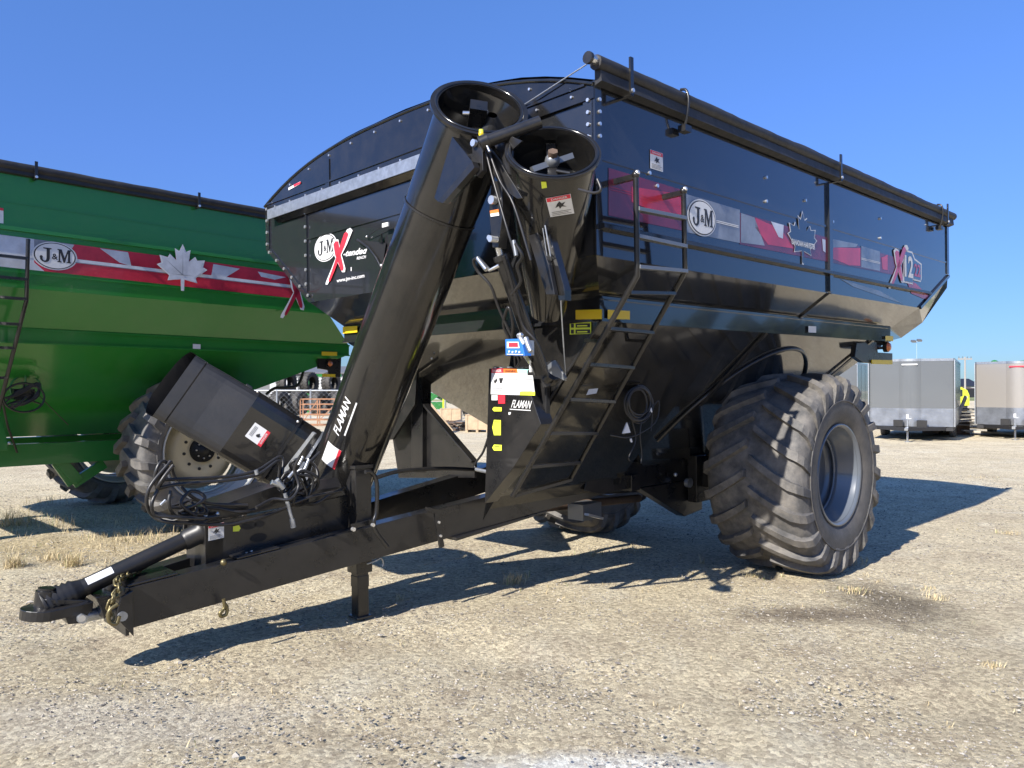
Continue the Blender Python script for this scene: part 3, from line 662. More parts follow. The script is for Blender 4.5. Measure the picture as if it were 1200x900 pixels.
dc.mt(WHT).text('CANADIAN', lo + lx * -.62 + lz * -.12 + Vector((0, -.005, 0)), lx * .62, lz * .17, .03); dc.text('HARVESTER', lo + lx * .04 + lz * -.12 + Vector((0, -.005, 0)), lx * .60, lz * .17, .03)
False and dc.mt(BRED).text('EDITION', lo + lx * -.2 + lz * -.25 + Vector((0, -.005, 0)), lx * .4, lz * .06, .02)
dc.build('maple_leaf_emblem', tub_o); dc = MB()
xo = H(1042, 336, **S) + Vector((0, -.006, 0)); xx = Vector((H(1063, 345, **S).x - xo.x, 0, 0)); xz = Vector((0, 0, H(1042, 283, **S).z - xo.z))
xmark(dc, xo, xx, xz, (0, -1, 0), BRED, WHD)
dc.mt(WHD).poly([xo + xx * a + xz * b for a, b in ((.75, .16), (1.32, .16), (1.32, .26), (1.80, .26), (1.86, .34), (1.86, .70), (1.45, .78), (1.30, .92), (.8, .92))])
dc.mt(BLKT).poly([xo + Vector((0, -.0015, 0)) + xx * a + xz * b for a, b in ((.80, .20), (1.30, .20), (1.30, .30), (1.78, .30), (1.80, .36), (1.80, .67), (1.42, .74), (1.27, .88), (.84, .88))])
dc.mt(WHD).text('12', xo + Vector((0, -.004, 0)) + xx * .82 + xz * .30, xx * .5, xz * .50, .03); dc.mt(BRED).text('22', xo + Vector((0, -.004, 0)) + xx * 1.38 + xz * .36, xx * .38, xz * .30, .03)
for a, b, c2, d2 in ((.82, .34, .84, .76),): pass
dc.build('model_emblem', tub_o); dc = MB()
# front wall graphics
Fk = dict(u=-.004)
fo = H(381.5, 290, **Fk); fx = Vector((0, H(395, 287, **Fk).y - fo.y, 0)); fz = Vector((0, 0, H(381.5, 273.5, **Fk).z - fo.z)); logo(dc, fo, fx, fz, (-1, 0, 0))
xo = H(384, 331, **Fk) + Vector((-.005, 0, 0)); xx = Vector((0, H(412, 322, **Fk).y - xo.y, 0)); xz = Vector((0, 0, H(384, 277, **Fk).z - xo.z)); xmark(dc, xo, xx, xz, (-1, 0, 0))
dtext('-tended', (402, 301), (430, 297), (403, 293.5), WHT, .03, .25, **Fk); dtext('REACH', (418, 304.5), (429, 302.5), (418, 301), WHT, .02, .2, **Fk)
dtext('www.jm-inc.com', (394.5, 332.5), (427, 326.5), (394.5, 327), WHT, .02, 0, **Fk); dq([(411, 313), (412, 313), (412, 317.5), (411, 317.7)], WHT, 0, **Fk)
dc.build('front_lettering', tub_o); dc = MB()
o1 = H(762, 197, v=-.004); warn(dc, o1, Vector((H(777, 204, v=-.004).x - o1.x, 0, 0)), Vector((0, 0, H(762, 175, v=-.004).z - o1.z)), (0, -1, 0))
dc.build('warning_decal', tub_o)
# black cut-out flap behind the auger on the front wall
fl = MB(); fl.mt(DRK).prism([H(x, y, u=-.01) for x, y in ((419, 281), (453, 285), (449, 311), (446, 313), (436, 296))], (-.006, 0, 0)); fl.mt(BLKS).tube([H(x, y, u=-.03) for x, y in ((419, 281), (432, 290), (441, 302), (447, 314))], .012, 6)
fl.mt(BLK).prism([H(x, y, u=-.02) for x, y in ((444, 283), (448, 274), (449, 285))], (-.01, 0, 0)); fl.mt(WHT).prism([H(x, y, u=-.05) for x, y in ((449, 262), (456, 260.5), (456, 265), (449, 267))], (-.01, 0, 0)); fl.mt(BOLT).ball(H(447, 311, u=-.03), .012); fl.ball(H(430, 277.5, u=-.02), .010)
fl.mt(BLKS).tube([H(430, 277.5, u=-.03), H(449, 264, u=-.05)], .003, 5)
fl.build('inspection_flap', cart)
# --- rear lamps
rl = MB(); A_ = Vector((UR + .0, .36, 0))
rl.mt(BLKS).prism([H(x, y, v=.30) for x, y in ((1004, 402), (1027, 399), (1029, 413), (1046, 414), (1046, 427), (1012, 425), (1002, 418))], (0, .05, 0))
rl.build('lamp_bracket', cart, .004)
al = MB(); al.mt(BLKS).disc(H(1041, 406.5, v=.26), (0, 1, 0), .054, .04, 24); al.bar(H(1028, 408, v=.31), H(1040, 407, v=.31), .03, .03); al.mt(AMB).lathe([(.001, -.026), (.035, -.020), (.050, 0)], H(1041, 406.5, v=.258), (0, 1, 0), 24); al.build('marker_lamp', cart)
yr = MB(); yr.mt(YEL).prism([H(x, y, v=.285) for x, y in ((1022, 421.5), (1046, 422), (1046, 427), (1022, 426.5))], (0, .01, 0)); yr.build('reflector', cart)
# --- unloading auger: folded upper tube
a_bot = H(399, 562, u=-.38); a_top = H(559, 133, u=-.38); ax1 = (a_top - a_bot).normalized()
au = MB(); au.mt(BLK)
L1 = (a_top - a_bot).length
def ringpts(c, n, r, seg, w0): 
    n = n.normalized(); e1 = (w0 - n * w0.dot(n)).normalized(); e2 = n.cross(e1); return [c + (e1 * math.cos(2 * math.pi * k / seg) + e2 * math.sin(2 * math.pi * k / seg)) * r for k in range(seg)]
def mouth(px, py, u, up_r, ratio, tilt):
    """centre and normal (local) of a tube mouth that shows as a tilted ellipse"""
    c = H(px, py, u=u); cw = MC @ c; vd = (cw - Vector((0, 0, CAMH))).normalized(); rt = vd.cross(Vector((0, 0, 1))).normalized(); up = rt.cross(vd)
    wv = (up * math.cos(tilt) + rt * math.sin(tilt)); n = -vd * ratio + wv * math.sqrt(1 - ratio ** 2)
    return c, (MCI.to_3x3() @ n).normalized()
c1, n1 = mouth(562, 125, -.38, 0, .50, R(9)); c2, n2 = mouth(648, 177, -.36, 0, .52, R(4))
def tubebody(mb, bot, c, n, rb, rt_, seg=56, extra=None):
    ax = (c - bot).normalized(); w0 = Vector((1, 0, 0)); base = ringpts(bot, ax, rb, seg, w0)
    L = (c - bot).length; rings = [base]
    for f in (.5, 1 - .62 / L, 1 - .60 / L):
        rings.append(ringpts(bot + ax * L * f, ax, rb if f < 1 - .61 / L else rb + .002, seg, w0))
    top = []
    last = ringpts(c, ax, rt_, seg, w0)
    for p in last:      # slide along the axis to the mouth plane
        k = (c - p).dot(n) / ax.dot(n); top.append(p + ax * k)
    rings.append(top); vs_ = [p for g in rings for p in g]; fs = []
    for i in range(len(rings) - 1):
        for k in range(seg): k2 = (k + 1) % seg; fs.append((i * seg + k, i * seg + k2, (i + 1) * seg + k2, (i + 1) * seg + k))
    mb.add(vs_, fs, True)
    return top
def flange(mb, c, n, ri, ro, th, inside_ax, depth):
    mb.mt(BLKS).lathe([(ri, 0), (ri, -th), (ro, -th), (ro, 0), (ri, 0)], c, n, 64, smooth=False)
    mb.mt(BLK).lathe([(ri + .008, .004), (ri + .014, .010), (ri + .020, .004)], c, n, 64)
    mb.mt(BLK).lathe([(ri - .003, -.001), (ri - .003, -depth)], c, n, 64)
    mb.mt(DRK).lathe([(ri, -depth), (.001, -depth)], c, n, 32)
tubebody(au, a_bot, c1, n1, .225, .235)
au.mt(BLKS)
sa = a_bot + ax1 * (L1 - .62); au.tube([sa - ax1 * .006, sa + ax1 * .006], .232, 48, caps=False)
# welded gusset below the hinge and long seam
au.prism([H(x, y, u=-.66) for x, y in ((553, 189), (556, 196), (519, 238), (513, 236))], (.04, 0, 0))
au.mt(BLK).prism([H(x, y, u=-.64) for x, y in ((530, 160), (553, 189), (513, 236), (509, 232))], (.10, 0, 0))
flange(au, c1, n1, .240, .285, .018, ax1, .30)
au_o = au.build('upper_auger_tube', cart)
hb = MB(); hb.mt(BLKS)       # bearing hanger inside the mouth
e1 = MCI.to_3x3() @ Vector((1, 0, 0)); e3 = n1
rt1 = (e1 - e3 * e1.dot(e3)).normalized(); in1 = e3.cross(rt1)
hb.box(c1 - n1 * .10 + rt1 * -.005, (.10, .10, .22), Matrix((rt1, in1, n1)).transposed()); hb.bar(c1 - n1 * .13 - in1 * .20, c1 - n1 * .13 + in1 * .20, .05, .05)
hb.mt(STEEL).ball(c1 - n1 * .03 + rt1 * .03, .028); hb.tube([c1 - n1 * .06 - rt1 * .09, c1 - n1 * .05 - rt1 * .02], .016, 8); hb.mt(MATB).lathe([(.03, 0), (.12, -.12), (.14, -.2)], c1 - n1 * .04 + rt1 * .08, n1, 16)
hb.build('bearing_hanger', au_o)
d2 = MB()
# logo and warning on the tube: patch that follows its curvature
def wrap(mb, bot, axv, r, s0, s1, a0, a1, m, d=.003, n=6):
    w0 = Vector((1, 0, 0)); e1 = (w0 - axv * w0.dot(axv)).normalized(); e2 = axv.cross(e1); vs_ = []
    for i in range(n + 1):
        a = a0 + (a1 - a0) * i / n
        for s_ in (s0, s1): vs_.append(bot + axv * s_ + (e1 * math.cos(a) + e2 * math.sin(a)) * (r + d))
    mb.mt(m).add(vs_, [(2 * i, 2 * i + 1, 2 * i + 3, 2 * i + 2) for i in range(n)], True)
def angof(px, py):     # tube angle under a pixel
    o = MCI @ Vector((0, 0, CAMH)); d = (MCI.to_3x3() @ ray(px, py)).normalized(); w0 = Vector((1, 0, 0)); e1 = (w0 - ax1 * w0.dot(ax1)).normalized(); e2 = ax1.cross(e1)
    oo = o - a_bot; A = oo.dot(e1), oo.dot(e2); B = d.dot(e1), d.dot(e2)
    a = B[0] ** 2 + B[1] ** 2; b = 2 * (A[0] * B[0] + A[1] * B[1]); c = A[0] ** 2 + A[1] ** 2 - .227 ** 2; t = (-b - math.sqrt(max(0, b * b - 4 * a * c))) / 2 / a
    p = oo + d * t; return math.atan2(p.dot(e2), p.dot(e1)), p.dot(ax1)
def tubetext(mb, st, px_a, px_b, hw, m, flip=False, shear=.25, off=.03):
    """lettering running along the tube"""
    (aa, sa_), (ab, sb_) = angof(*px_a), angof(*px_b); tb = TXT(st, off, shear); w0 = Vector((1, 0, 0)); e1 = (w0 - ax1 * w0.dot(ax1)).normalized(); e2 = ax1.cross(e1); vs_ = []
    for x, y in tb[0]:
        s_ = sa_ + (sb_ - sa_) * x; a = aa + (ab - aa) * x + hw * y; vs_.append(a_bot + ax1 * s_ + (e1 * math.cos(a) + e2 * math.sin(a)) * .2295)
    mb.mt(m).add(vs_, tb[1])
A0, S0 = angof(378, 541); A1, S1 = angof(397, 522)
A2, S2 = angof(390, 524); A3, S3 = angof(381, 537)
wa = angof(380, 530); wb = angof(396, 540)
wrap(d2, a_bot, ax1, .225, wa[1] - .06, wa[1] + .10, wa[0], wb[0], WHT); wrap(d2, a_bot, ax1, .225, wa[1] - .06, wa[1] + .10, wa[0] + (wb[0] - wa[0]) * .84, wb[0], RED, .0045)
sgn = 1 if angof(400, 500)[0] > angof(390, 500)[0] else -1
tubetext(d2, 'FLAMAN', (397, 511), (412, 470), -sgn * .27, WHT, off=.02); wrap(d2, a_bot, ax1, .225, angof(405, 511)[1], angof(418, 472)[1], angof(405, 505)[0], angof(405, 505)[0] + sgn * .05, WHT, .004, 3)
la, lb = angof(389, 512), angof(398, 486)
d2.build('dealer_lettering', au_o)
# --- lower auger tube and its mouth
lt_ = MB(); lt_.mt(BLK); bot2 = H(642, 365, u=.14)
def cone(mb, bot, c, n, rb, rt_, seg=56):
    ax = (c - bot).normalized(); w0 = Vector((1, 0, 0)); rings = [ringpts(bot, ax, rb, seg, w0)]; top = []
    for p in ringpts(c, ax, rt_, seg, w0): top.append(p + ax * ((c - p).dot(n) / ax.dot(n)))
    rings.append([q.lerp(p, .5) + (p - c).normalized() * .02 for p, q in zip(top, rings[0])]); rings.append([q.lerp(p, .85) + (p - c).normalized() * .008 for p, q in zip(top, rings[0])]); rings.append(top)
    mb.add([p for g_ in rings for p in g_], [(i * seg + k, i * seg + (k + 1) % seg, (i + 1) * seg + (k + 1) % seg, (i + 1) * seg + k) for i in range(3) for k in range(seg)], True)
cone(lt_, bot2, c2, n2, .11, .238); flange(lt_, c2, n2, .222, .254, .018, None, .22)
lt_.mt(BLKS)
lt_o = lt_.build('lower_auger_tube', cart)
sg = MB(); sg.mt(GRAY).ball(c2 - n2 * .06, .042, 12); sg.mt(RUST).disc(c2 - n2 * .03, n2, .028, .03, 6)
e1 = MCI.to_3x3() @ Vector((1, 0, 0)); rt2 = (e1 - n2 * e1.dot(n2)).normalized(); in2 = n2.cross(rt2)
sg.mt(GRAY).bar(c2 - n2 * .07 - rt2 * .11 - in2 * .07, c2 - n2 * .07 + rt2 * .11 + in2 * .07, .03, .03); sg.mt(BLKS).bar(c2 - n2 * .10 - in2 * .2, c2 - n2 * .10 + in2 * .2, .05, .05); sg.tube([c2 - n2 * .07 + rt2 * .02 - in2 * .08, c2 - n2 * .07 + rt2 * .09 - in2 * .10], .012, 6)
sg.build('bearing_hanger', lt_o)
bpy.context.view_layer.update()
def onobj(o, px, py, lift=.004):
    a = MCI @ Vector((0, 0, CAMH)); d = (MCI.to_3x3() @ ray(px, py)).normalized(); ok, loc, nr, _i = o.ray_cast(a, d)
    return (loc - d * lift) if ok else H(px, py, u=-.55)
d3 = MB(); wp = [onobj(lt_o, x, y, .012) for x, y in ((645, 254.5),)]
def on_cone(x, y, lift=.004):
    a, b, c, d = (645, 254.5), (673, 250), (668.5, 227), (639.5, 232.5)
    return onobj(lt_o, *[(a[i] * (1 - x) + b[i] * x) * (1 - y) + (d[i] * (1 - x) + c[i] * x) * y for i in (0, 1)], lift)
def cone_sheet(m, x0, x1, y0, y1, lift, n=8):
    d3.mt(m).add([on_cone(x0 + (x1 - x0) * i / n, y0 + (y1 - y0) * j / n, lift) for i in range(n + 1) for j in range(n + 1)], [(i * (n + 1) + j, (i + 1) * (n + 1) + j, (i + 1) * (n + 1) + j + 1, i * (n + 1) + j + 1) for i in range(n) for j in range(n)], True)
cone_sheet(WHT, 0, 1, 0, 1, .004); cone_sheet(RED, .02, .98, .78, .98, .006)
_t = TXT('DANGER', .012, 0.); d3.mt(WHT).add([on_cone(.2 + .65 * x, .82 + .11 * y, .008) for x, y in _t[0]], _t[1])
d3.mt(INK).add([on_cone(x, y, .006) for x, y in ((.28, .42), (.40, .62), (.50, .72), (.58, .60), (.74, .66), (.62, .50), (.76, .40), (.56, .44), (.46, .34), (.44, .48))], [list(range(10))])
for k in range(3): cone_sheet(INK, .10, .90 - .12 * (k % 2), .06 + .075 * k, .08 + .075 * k, .006, 4)
d3.mt(YLG).poly([onobj(lt_o, x, y, .006) for x, y in ((634, 213), (640, 213), (641, 220), (635, 221))]); d3.build('warning_decal', lt_o)
# --- hinge, knuckle plates, linkage and cylinder
hg = MB(); hg.mt(BLKS).tube([H(567, 167, u=-.60), H(633, 143, u=-.36)], .034, 16); hg.tube([H(563, 169, u=-.62), H(572, 165, u=-.59)], .042, 16)
hg.prism([H(x, y, u=-.58) for x, y in ((553, 167), (565, 165), (566, 200), (560, 208), (554, 198))], (.03, 0, 0))
hg.prism([H(x, y, u=-.50) for x, y in ((562, 168), (572, 172), (585, 188), (612, 232), (606, 233), (590, 222), (574, 198), (565, 190))], (.02, 0, 0))
hg.prism([H(x, y, u=-.50) for x, y in ((578, 168), (600, 160), (612, 165), (600, 176), (600, 196), (612, 210), (596, 204))], (.012, 0, 0)); hg.mt(BOLT).disc(H(557, 168, u=-.585), (-1, 0, 0), .02, .02, 10); hg.mt(YEL).ball(H(564, 157, u=-.60), .016); hg.mt(YLG).tube([H(564, 160, u=-.6), H(564, 152, u=-.6)], .013, 8)
hg.mt(STEEL).tube([H(567, 163, u=-.61), H(574, 178, u=-.61)], .008, 6)
hg.build('hinge', cart, .002)
lk = MB(); lk.mt(BLKS).prism([H(x, y, u=-.50) for x, y in ((576, 213), (588, 211), (589, 250), (584, 290), (577, 290), (573, 248))], (.06, 0, 0))
lk.mt(BOLT).disc(H(580, 235, u=-.505), (-1, 0, 0), .024, .03, 12); lk.disc(H(582, 281, u=-.505), (-1, 0, 0), .018, .05, 10); lk.disc(H(577, 279, u=-.505), (-1, 0, 0), .014, .03, 8)
lk.mt(ORG).poly([H(x, y, u=-.505) for x, y in ((574, 247), (584, 245), (584.5, 249), (574.5, 250.5))]); lk.mt(WHT).poly([H(x, y, u=-.505) for x, y in ((574.5, 250.5), (584.5, 249), (585, 252.5), (575, 254))])
lk.build('knuckle_link', cart, .002)
cy = MB(); cy.mt(STEEL).tube([H(583, 286, u=-.47), H(588, 305, u=-.44)], .020, 12); cy.mt(BLKS).tube([H(587, 300, u=-.44), H(634, 437, u=-.10)], .040, 20); cy.tube([H(587, 299, u=-.44), H(589, 305, u=-.43)], .047, 20)
cy.mt(GRAY).tube([H(584, 289, u=-.47), H(587, 300, u=-.45)], .012, 8)
cy.mt(HOSE).tube([H(593, 308, u=-.48), H(642, 440, u=-.14)], .010, 8)
cy.mt(STEEL).tube([H(585, 311, u=-.50), H(574, 317, u=-.52), H(560, 302, u=-.53)], .011, 8)
cy.build('hydraulic_cylinder', cart)
st = MB(); st.mt(BLK).prism([H(x, y, u=-.30) for x, y in ((619, 206), (625, 203), (662, 340), (662, 352), (655, 352))], (.05, 0, 0))
st.mt(BLKS).prism([H(x, y, u=-.34) for x, y in ((595, 200), (604, 200), (643, 310), (650, 345), (640, 345))], (.03, 0, 0))

st.mt(GALV).tube([H(632, 225, u=-.36), H(645, 300, u=-.33), H(657, 350, u=.0), H(663, 446, u=.15)], .0045, 6); st.tube([H(628, 215, u=-.36), H(641, 300, u=-.33), H(652, 340, u=.0)], .003, 6)
st.build('auger_support', cart, .002)
pv = MB(); pv.mt(BLKS).prism([H(x, y, u=.12) for x, y in ((618, 434), (637, 426), (646, 422), (650, 445), (645, 452), (636, 455), (634, 440), (618, 440))], (.04, 0, 0))
pv.mt(GRAY).prism([H(x, y, u=.06) for x, y in ((637, 432), (646, 424), (650, 422), (663, 443), (661, 446), (648, 440))], (.015, 0, 0)); pv.mt(GRAY).tube([H(622, 434, u=.05), H(640, 434, u=.07)], .012, 8)
pv.mt(BLKS).tube([H(640, 445, u=.10), H(646, 440, u=.1)], .03, 12); pv.build('cylinder_bracket', cart, .002)
# hoses around the cylinder
hsx = MB(); hsx.mt(HOSE)
for pts in ([(560, 302), (555, 306), (560, 318), (575, 335), (585, 362), (600, 395), (612, 420)], [(590, 300), (602, 340), (612, 380), (628, 400), (640, 430)], [(566, 160), (575, 200), (592, 260), (604, 300)], [(569, 165), (585, 210), (602, 240), (622, 305)],
            [(604, 285), (612, 300), (606, 312), (610, 330), (600, 345)], [(597, 398), (590, 380), (596, 360), (601, 380), (600, 398)], [(603, 417), (604, 430), (608, 425), (606, 417)], [(700, 210), (704, 222), (696, 226), (678, 222)]):
    u0 = -.56
    hz_ = MB(); hz_.mt(HOSE).tube(spline([H(x, y, u=-.54 if y < 340 else -.30) if False else H(x, y, u=-.56 + max(0, min(.36, (y - 290) / 400))) for x, y in pts], 5), .0095 if len(pts) > 4 else .007, 6); hz_.build('hose', cart)
hsx.mt(STEEL).tube([H(560, 303, u=-.54), H(570, 316, u=-.54)], .014, 8); hsx.mt(GRAY).tube([H(602, 282, u=-.55), H(605, 300, u=-.55)], .012, 8)
hsx.build('hose_coupling', cart)
# --- scale display and valve block
ds = MB(); ds.mt(BLU).prism([H(x, y, u=-.50) for x, y in ((592, 397.5), (607, 397), (612, 404), (615, 417), (592.5, 416.5))], (.05, 0, 0))
ds.mt(WHT).poly([H(x, y, u=-.503) for x, y in ((594, 400.5), (607.5, 400.5), (609, 408), (594, 408))]); ds.mt(RED).poly([H(x, y, u=-.505) for x, y in ((596, 401.5), (606.5, 401.5), (607, 406.5), (596, 406.5))])
ds.mt(WHT); [ds.disc(H(597 + 4 * k, 412 + .6 * (k % 2), u=-.502), (-1, 0, 0), .006, .004, 8) for k in range(4)]
ds.mt(WHD).poly([H(x, y, u=-.503) for x, y in ((594, 414.6), (613, 415), (613, 416), (594, 415.6))]); ds.build('scale_display', cart, .004)
vb = MB(); vb.mt(GALV).box(H(613, 408, u=-.44), (.07, .10, .08)); 
for (a, b) in (((608, 392), (614, 404)), ((616, 396), (620, 408)), ((619, 405), (622, 412))): vb.tube([H(*a, u=-.48), H(*b, u=-.48)], .015, 10)
vb.mt(STEEL).ball(H(610, 393, u=-.48), .018); vb.mt(WHT).tube([H(622, 424, u=-.1), H(622, 436, u=-.1)], .010, 8)
vb.mt(BLKS).bar(H(613, 410, u=-.44), H(628, 432, u=.05), .03, .03); vb.build('valve_block', cart, .003)
# fittings on top of the front box
ft = MB(); ft.mt(GALV)
for x in (581, 588, 597): ft.tube([H(x, 433, u=U2 + .02), H(x + .5, 430, u=U2 + .02)], .020, 10)
ft.build('fitting', cart)
# --- frame uprights and gusset seen below the hopper
fr = MB(); fr.mt(BLKS)
fr.prism([H(x, y, u=.95) for x, y in ((460, 514), (486, 474), (497, 472), (520, 499), (556, 541), (556, 560), (467, 560))], (.03, 0, 0)); fr.bar(H(497, 472, u=.93), H(556, 541, u=.93), .07, .02)
fr.prism([H(x, y, u=.9) for x, y in ((482, 395), (495, 392), (495, 550), (482, 550))], (.10, 0, 0))
fr.prism([H(x, y, u=.80) for x, y in ((452, 516), (447, 500), (487, 405), (490, 405), (486, 474), (460, 515))], (.03, 0, 0))
fr.mt(BOLT).ball(H(505, 411, u=.6), .012); fr.ball(H(506, 420, u=.6), .010)
fr.build('frame_upright', cart, .003)
# --- drawbar
def rib4(mb, tA, bA, tB, bB, th): mb.add([tA, bA, bB, tB] + [p + th for p in (tA, bA, bB, tB)], [(0, 1, 2, 3), (7, 6, 5, 4), (0, 3, 7, 4), (1, 5, 6, 2), (0, 4, 5, 1), (3, 2, 6, 7)])
tA = H(150, 689, v=1.80); bA = H(157, 736, v=1.80); bA = Vector((tA.x, 1.80, bA.z)); tB = H(717, 545, v=1.35); bB = Vector((tB.x, 1.35, H(717, 576, v=1.35).z))
db = MB(); db.mt(BLKS); th = Vector((.015, .12, 0))
rib4(db, tA, bA, tB, bB, th)
tB2 = tB + Vector((2.3, 0, -.02)); bB2 = bB + Vector((2.3, 0, -.02)); rib4(db, tB + Vector((.001, 0, 0)), bB + Vector((.001, 0, 0)), tB2, bB2, Vector((0, .12, 0)))
mm = lambda p: Vector((p.x, V1 - p.y, p.z)); mth = Vector((.015, -.12, 0))
rib4(db, mm(tA), mm(bA), mm(tB), mm(bB), mth); rib4(db, mm(tB) + Vector((.001, 0, 0)), mm(bB) + Vector((.001, 0, 0)), mm(tB2), mm(bB2), Vector((0, -.12, 0)))
# front cross plate, top plates between the beams
cpl = lambda s: tA.lerp(tB, s)
def top_plate(s0, s1, dz=.004):
    a, b = cpl(s0), cpl(s1); db.prism([a + Vector((0, 0, dz)), b + Vector((0, 0, dz)), mm(b) + Vector((0, 0, dz)), mm(a) + Vector((0, 0, dz))], (0, 0, .012))
top_plate(.0, .07); top_plate(.16, .23)
db.prism([tA + Vector((-.002, -.02, .01)), mm(tA) + Vector((-.002, .02, .01)), mm(bA) + Vector((-.002, .02, -.03)), bA + Vector((-.002, -.02, -.03))], (-.02, 0, 0))
lw = [H(540, 626, v=1.45), H(640, 598, v=1.42)]
db.prism([H(535, 634, v=1.50), H(640, 601, v=1.44), H(641, 598, v=1.44), H(535, 630, v=1.50)], (0, .42, 0))
db.mt(BLKS).prism([H(x, y, v=1.33) for x, y in ((717, 545), (719, 576), (705, 579), (684, 575), (688, 556), (696, 550))], (0, -.006, 0))
# underframe cross members and axle
db.bb(2.0, 2.12, 1.3, V1 - 1.3, .86, 1.0); db.bb(3.2, 3.36, 1.3, V1 - 1.3, .80, .98)
dbo = db.build('drawbar', cart, .004)
axl = MB(); axl.mt(BLKS).bb(WU_ - .12, WU_ + .12, 1.05, V1 - 1.05, .80, 1.03); axl.bb(WU_ - .22, WU_ + .22, 1.24, 1.34, .66, 1.10); axl.bb(WU_ - .22, WU_ + .22, V1 - 1.34, V1 - 1.24, .66, 1.10)
axl.prism([(2.2, 1.36, .86), (3.2, 1.36, .86), (3.2, 1.36, .55), (2.9, 1.36, .52)], (0, .1, 0)); axl.tube([(WU_, .5, WZ_), (WU_, 1.3, WZ_)], .11, 16); axl.tube([(WU_, V1 - .5, WZ_), (WU_, V1 - 1.3, WZ_)], .11, 16)
axl.mt(GALV).disc((2.80, 1.27, .86), (0, -1, 0), .045, .04, 16); axl.ball((2.62, 1.27, .95), .02); axl.build('axle', cart, .004)
ag = MB(); ag.mt(BLKS).tube([(2.2, cv, .90), (3.6, cv, .80)], .16, 20); ag.mt(GRAY).box((1.9, 1.75, .66), (.25, .18, .14)); ag.mt(RUST).tube([(1.5, cv, .70), (3.0, cv, .62)], .04, 10); ag.mt(BOLT).bar((1.75, 1.6, .66), (1.95, 1.6, .60), .05, .02); ag.build('lower_auger_trough', cart)
# gusset fitted over the front: bracket on near beam
bk = MB(); bk.mt(BLKS); q = H(505, 597, v=1.50)
bk.prism([H(x, y, v=1.45) for x, y in ((498, 594), (522, 598), (522, 604), (513, 603), (514, 612), (519, 640), (514, 642), (509, 612), (508, 602), (498, 598))], (0, -.02, 0)); bk.mt(BOLT).disc(H(514, 612, v=1.43), (0, -1, 0), .010, .01, 6); bk.disc(H(516, 628, v=1.43), (0, -1, 0), .010, .01, 6); bk.build('hose_bracket', cart, .002)
# hitch clevis, ball cap, driveline
ht = MB(); ht.mt(BLKS); vc = cv
rc = H(52, 716, v=vc); s1 = H(102, 712, v=vc)
dirh = (s1 - rc); dirh.z *= 1; dn = dirh.normalized(); sd2 = Vector((0, 1, 0)); upn = dn.cross(sd2) * -1
def slab(c0, c1_, hw, r, th_, z0):
    out = []
    for k in range(13): a = math.pi / 2 + math.pi * k / 12; out.append(c0 + dn * r * math.cos(a) + sd2 * r * math.sin(a))
    return [p + upn * z0 for p in out + [c1_ - sd2 * hw, c1_ + sd2 * hw]], upn * th_
p_, o_ = slab(rc, H(103, 705, v=vc), .10, .115, .055, -.02); ht.prism(p_, o_); 
p_, o_ = slab(rc + dn * .03, H(100, 716, v=vc), .085, .075, .03, -.075); ht.prism(p_, o_)
ht.tube([rc - upn * .11, rc + upn * .03], .055, 20); ht.tube([rc - upn * .125, rc - upn * .11], .045, 16)
ht.prism([H(x, y, v=vc - .10) for x, y in ((82, 712), (104, 704), (106, 716), (98, 730), (80, 732), (76, 722))], (0, .20, 0))
ht.mt(GALV).tube([H(100, 722, v=vc), H(150, 712, v=vc)], .034, 16); ht.disc(H(95, 724, v=vc - .10), (0, -1, 0), .026, .035, 6); ht.mt(BOLT).disc(H(95, 724, v=vc - .13), (0, -1, 0), .018, .02, 10)
ht.mt(BLKS).prism([H(x, y, v=vc - .12) for x, y in ((112, 700), (136, 697), (134, 712), (122, 726), (118, 712))], (0, .24, 0)); ht.prism([H(x, y, v=1.76) for x, y in ((142, 700), (156, 692), (157, 746), (136, 724))], (0, .02, 0)); ht.mt(GALV).disc(H(143, 722, v=1.76), (0, -1, 0), .026, .015, 12)
ht.mt(GALV).prism([H(x, y, v=vc + .1) for x, y in ((121, 684), (134, 680), (135, 700), (122, 700))], (0, .02, 0))
ht.build('hitch', cart, .004)
dv = MB(); a = H(74, 700, v=vc); b = H(236, 624, v=vc - .05); dd = (b - a).normalized()
dv.mt(MATB).tube([a, b], .050, 24)
pr = [(.050, -.10)]
for k in range(6): pr += [(.098 - .005 * k, -.10 + .030 * k), (.072 - .002 * k, -.085 + .030 * k)]
dv.lathe([(.001, -.105)] + pr + [(.052, .10)], a - dd * .0, dd, 28); dv.lathe([(.044, -.12), (.062, -.10), (.062, -.03), (.075, -.02), (.075, .04), (.001, .05)], b, dd, 28)
mid = a.lerp(b, .16); e1 = (Vector((-.3, -1, .9)) - dd * Vector((-.3, -1, .9)).dot(dd)).normalized(); e2 = dd.cross(e1)
vv_ = [mid + dd * s_ + (e1 * math.cos(q_) + e2 * math.sin(q_)) * .052 for q_ in (-.5, -.2, .1, .4) for s_ in (0, .14)]
dv.mt(WHT).add(vv_, [(2 * i, 2 * i + 1, 2 * i + 3, 2 * i + 2) for i in range(3)], True); dv.build('driveline', cart)
ch = MB(); ch.mt(CHAINM)
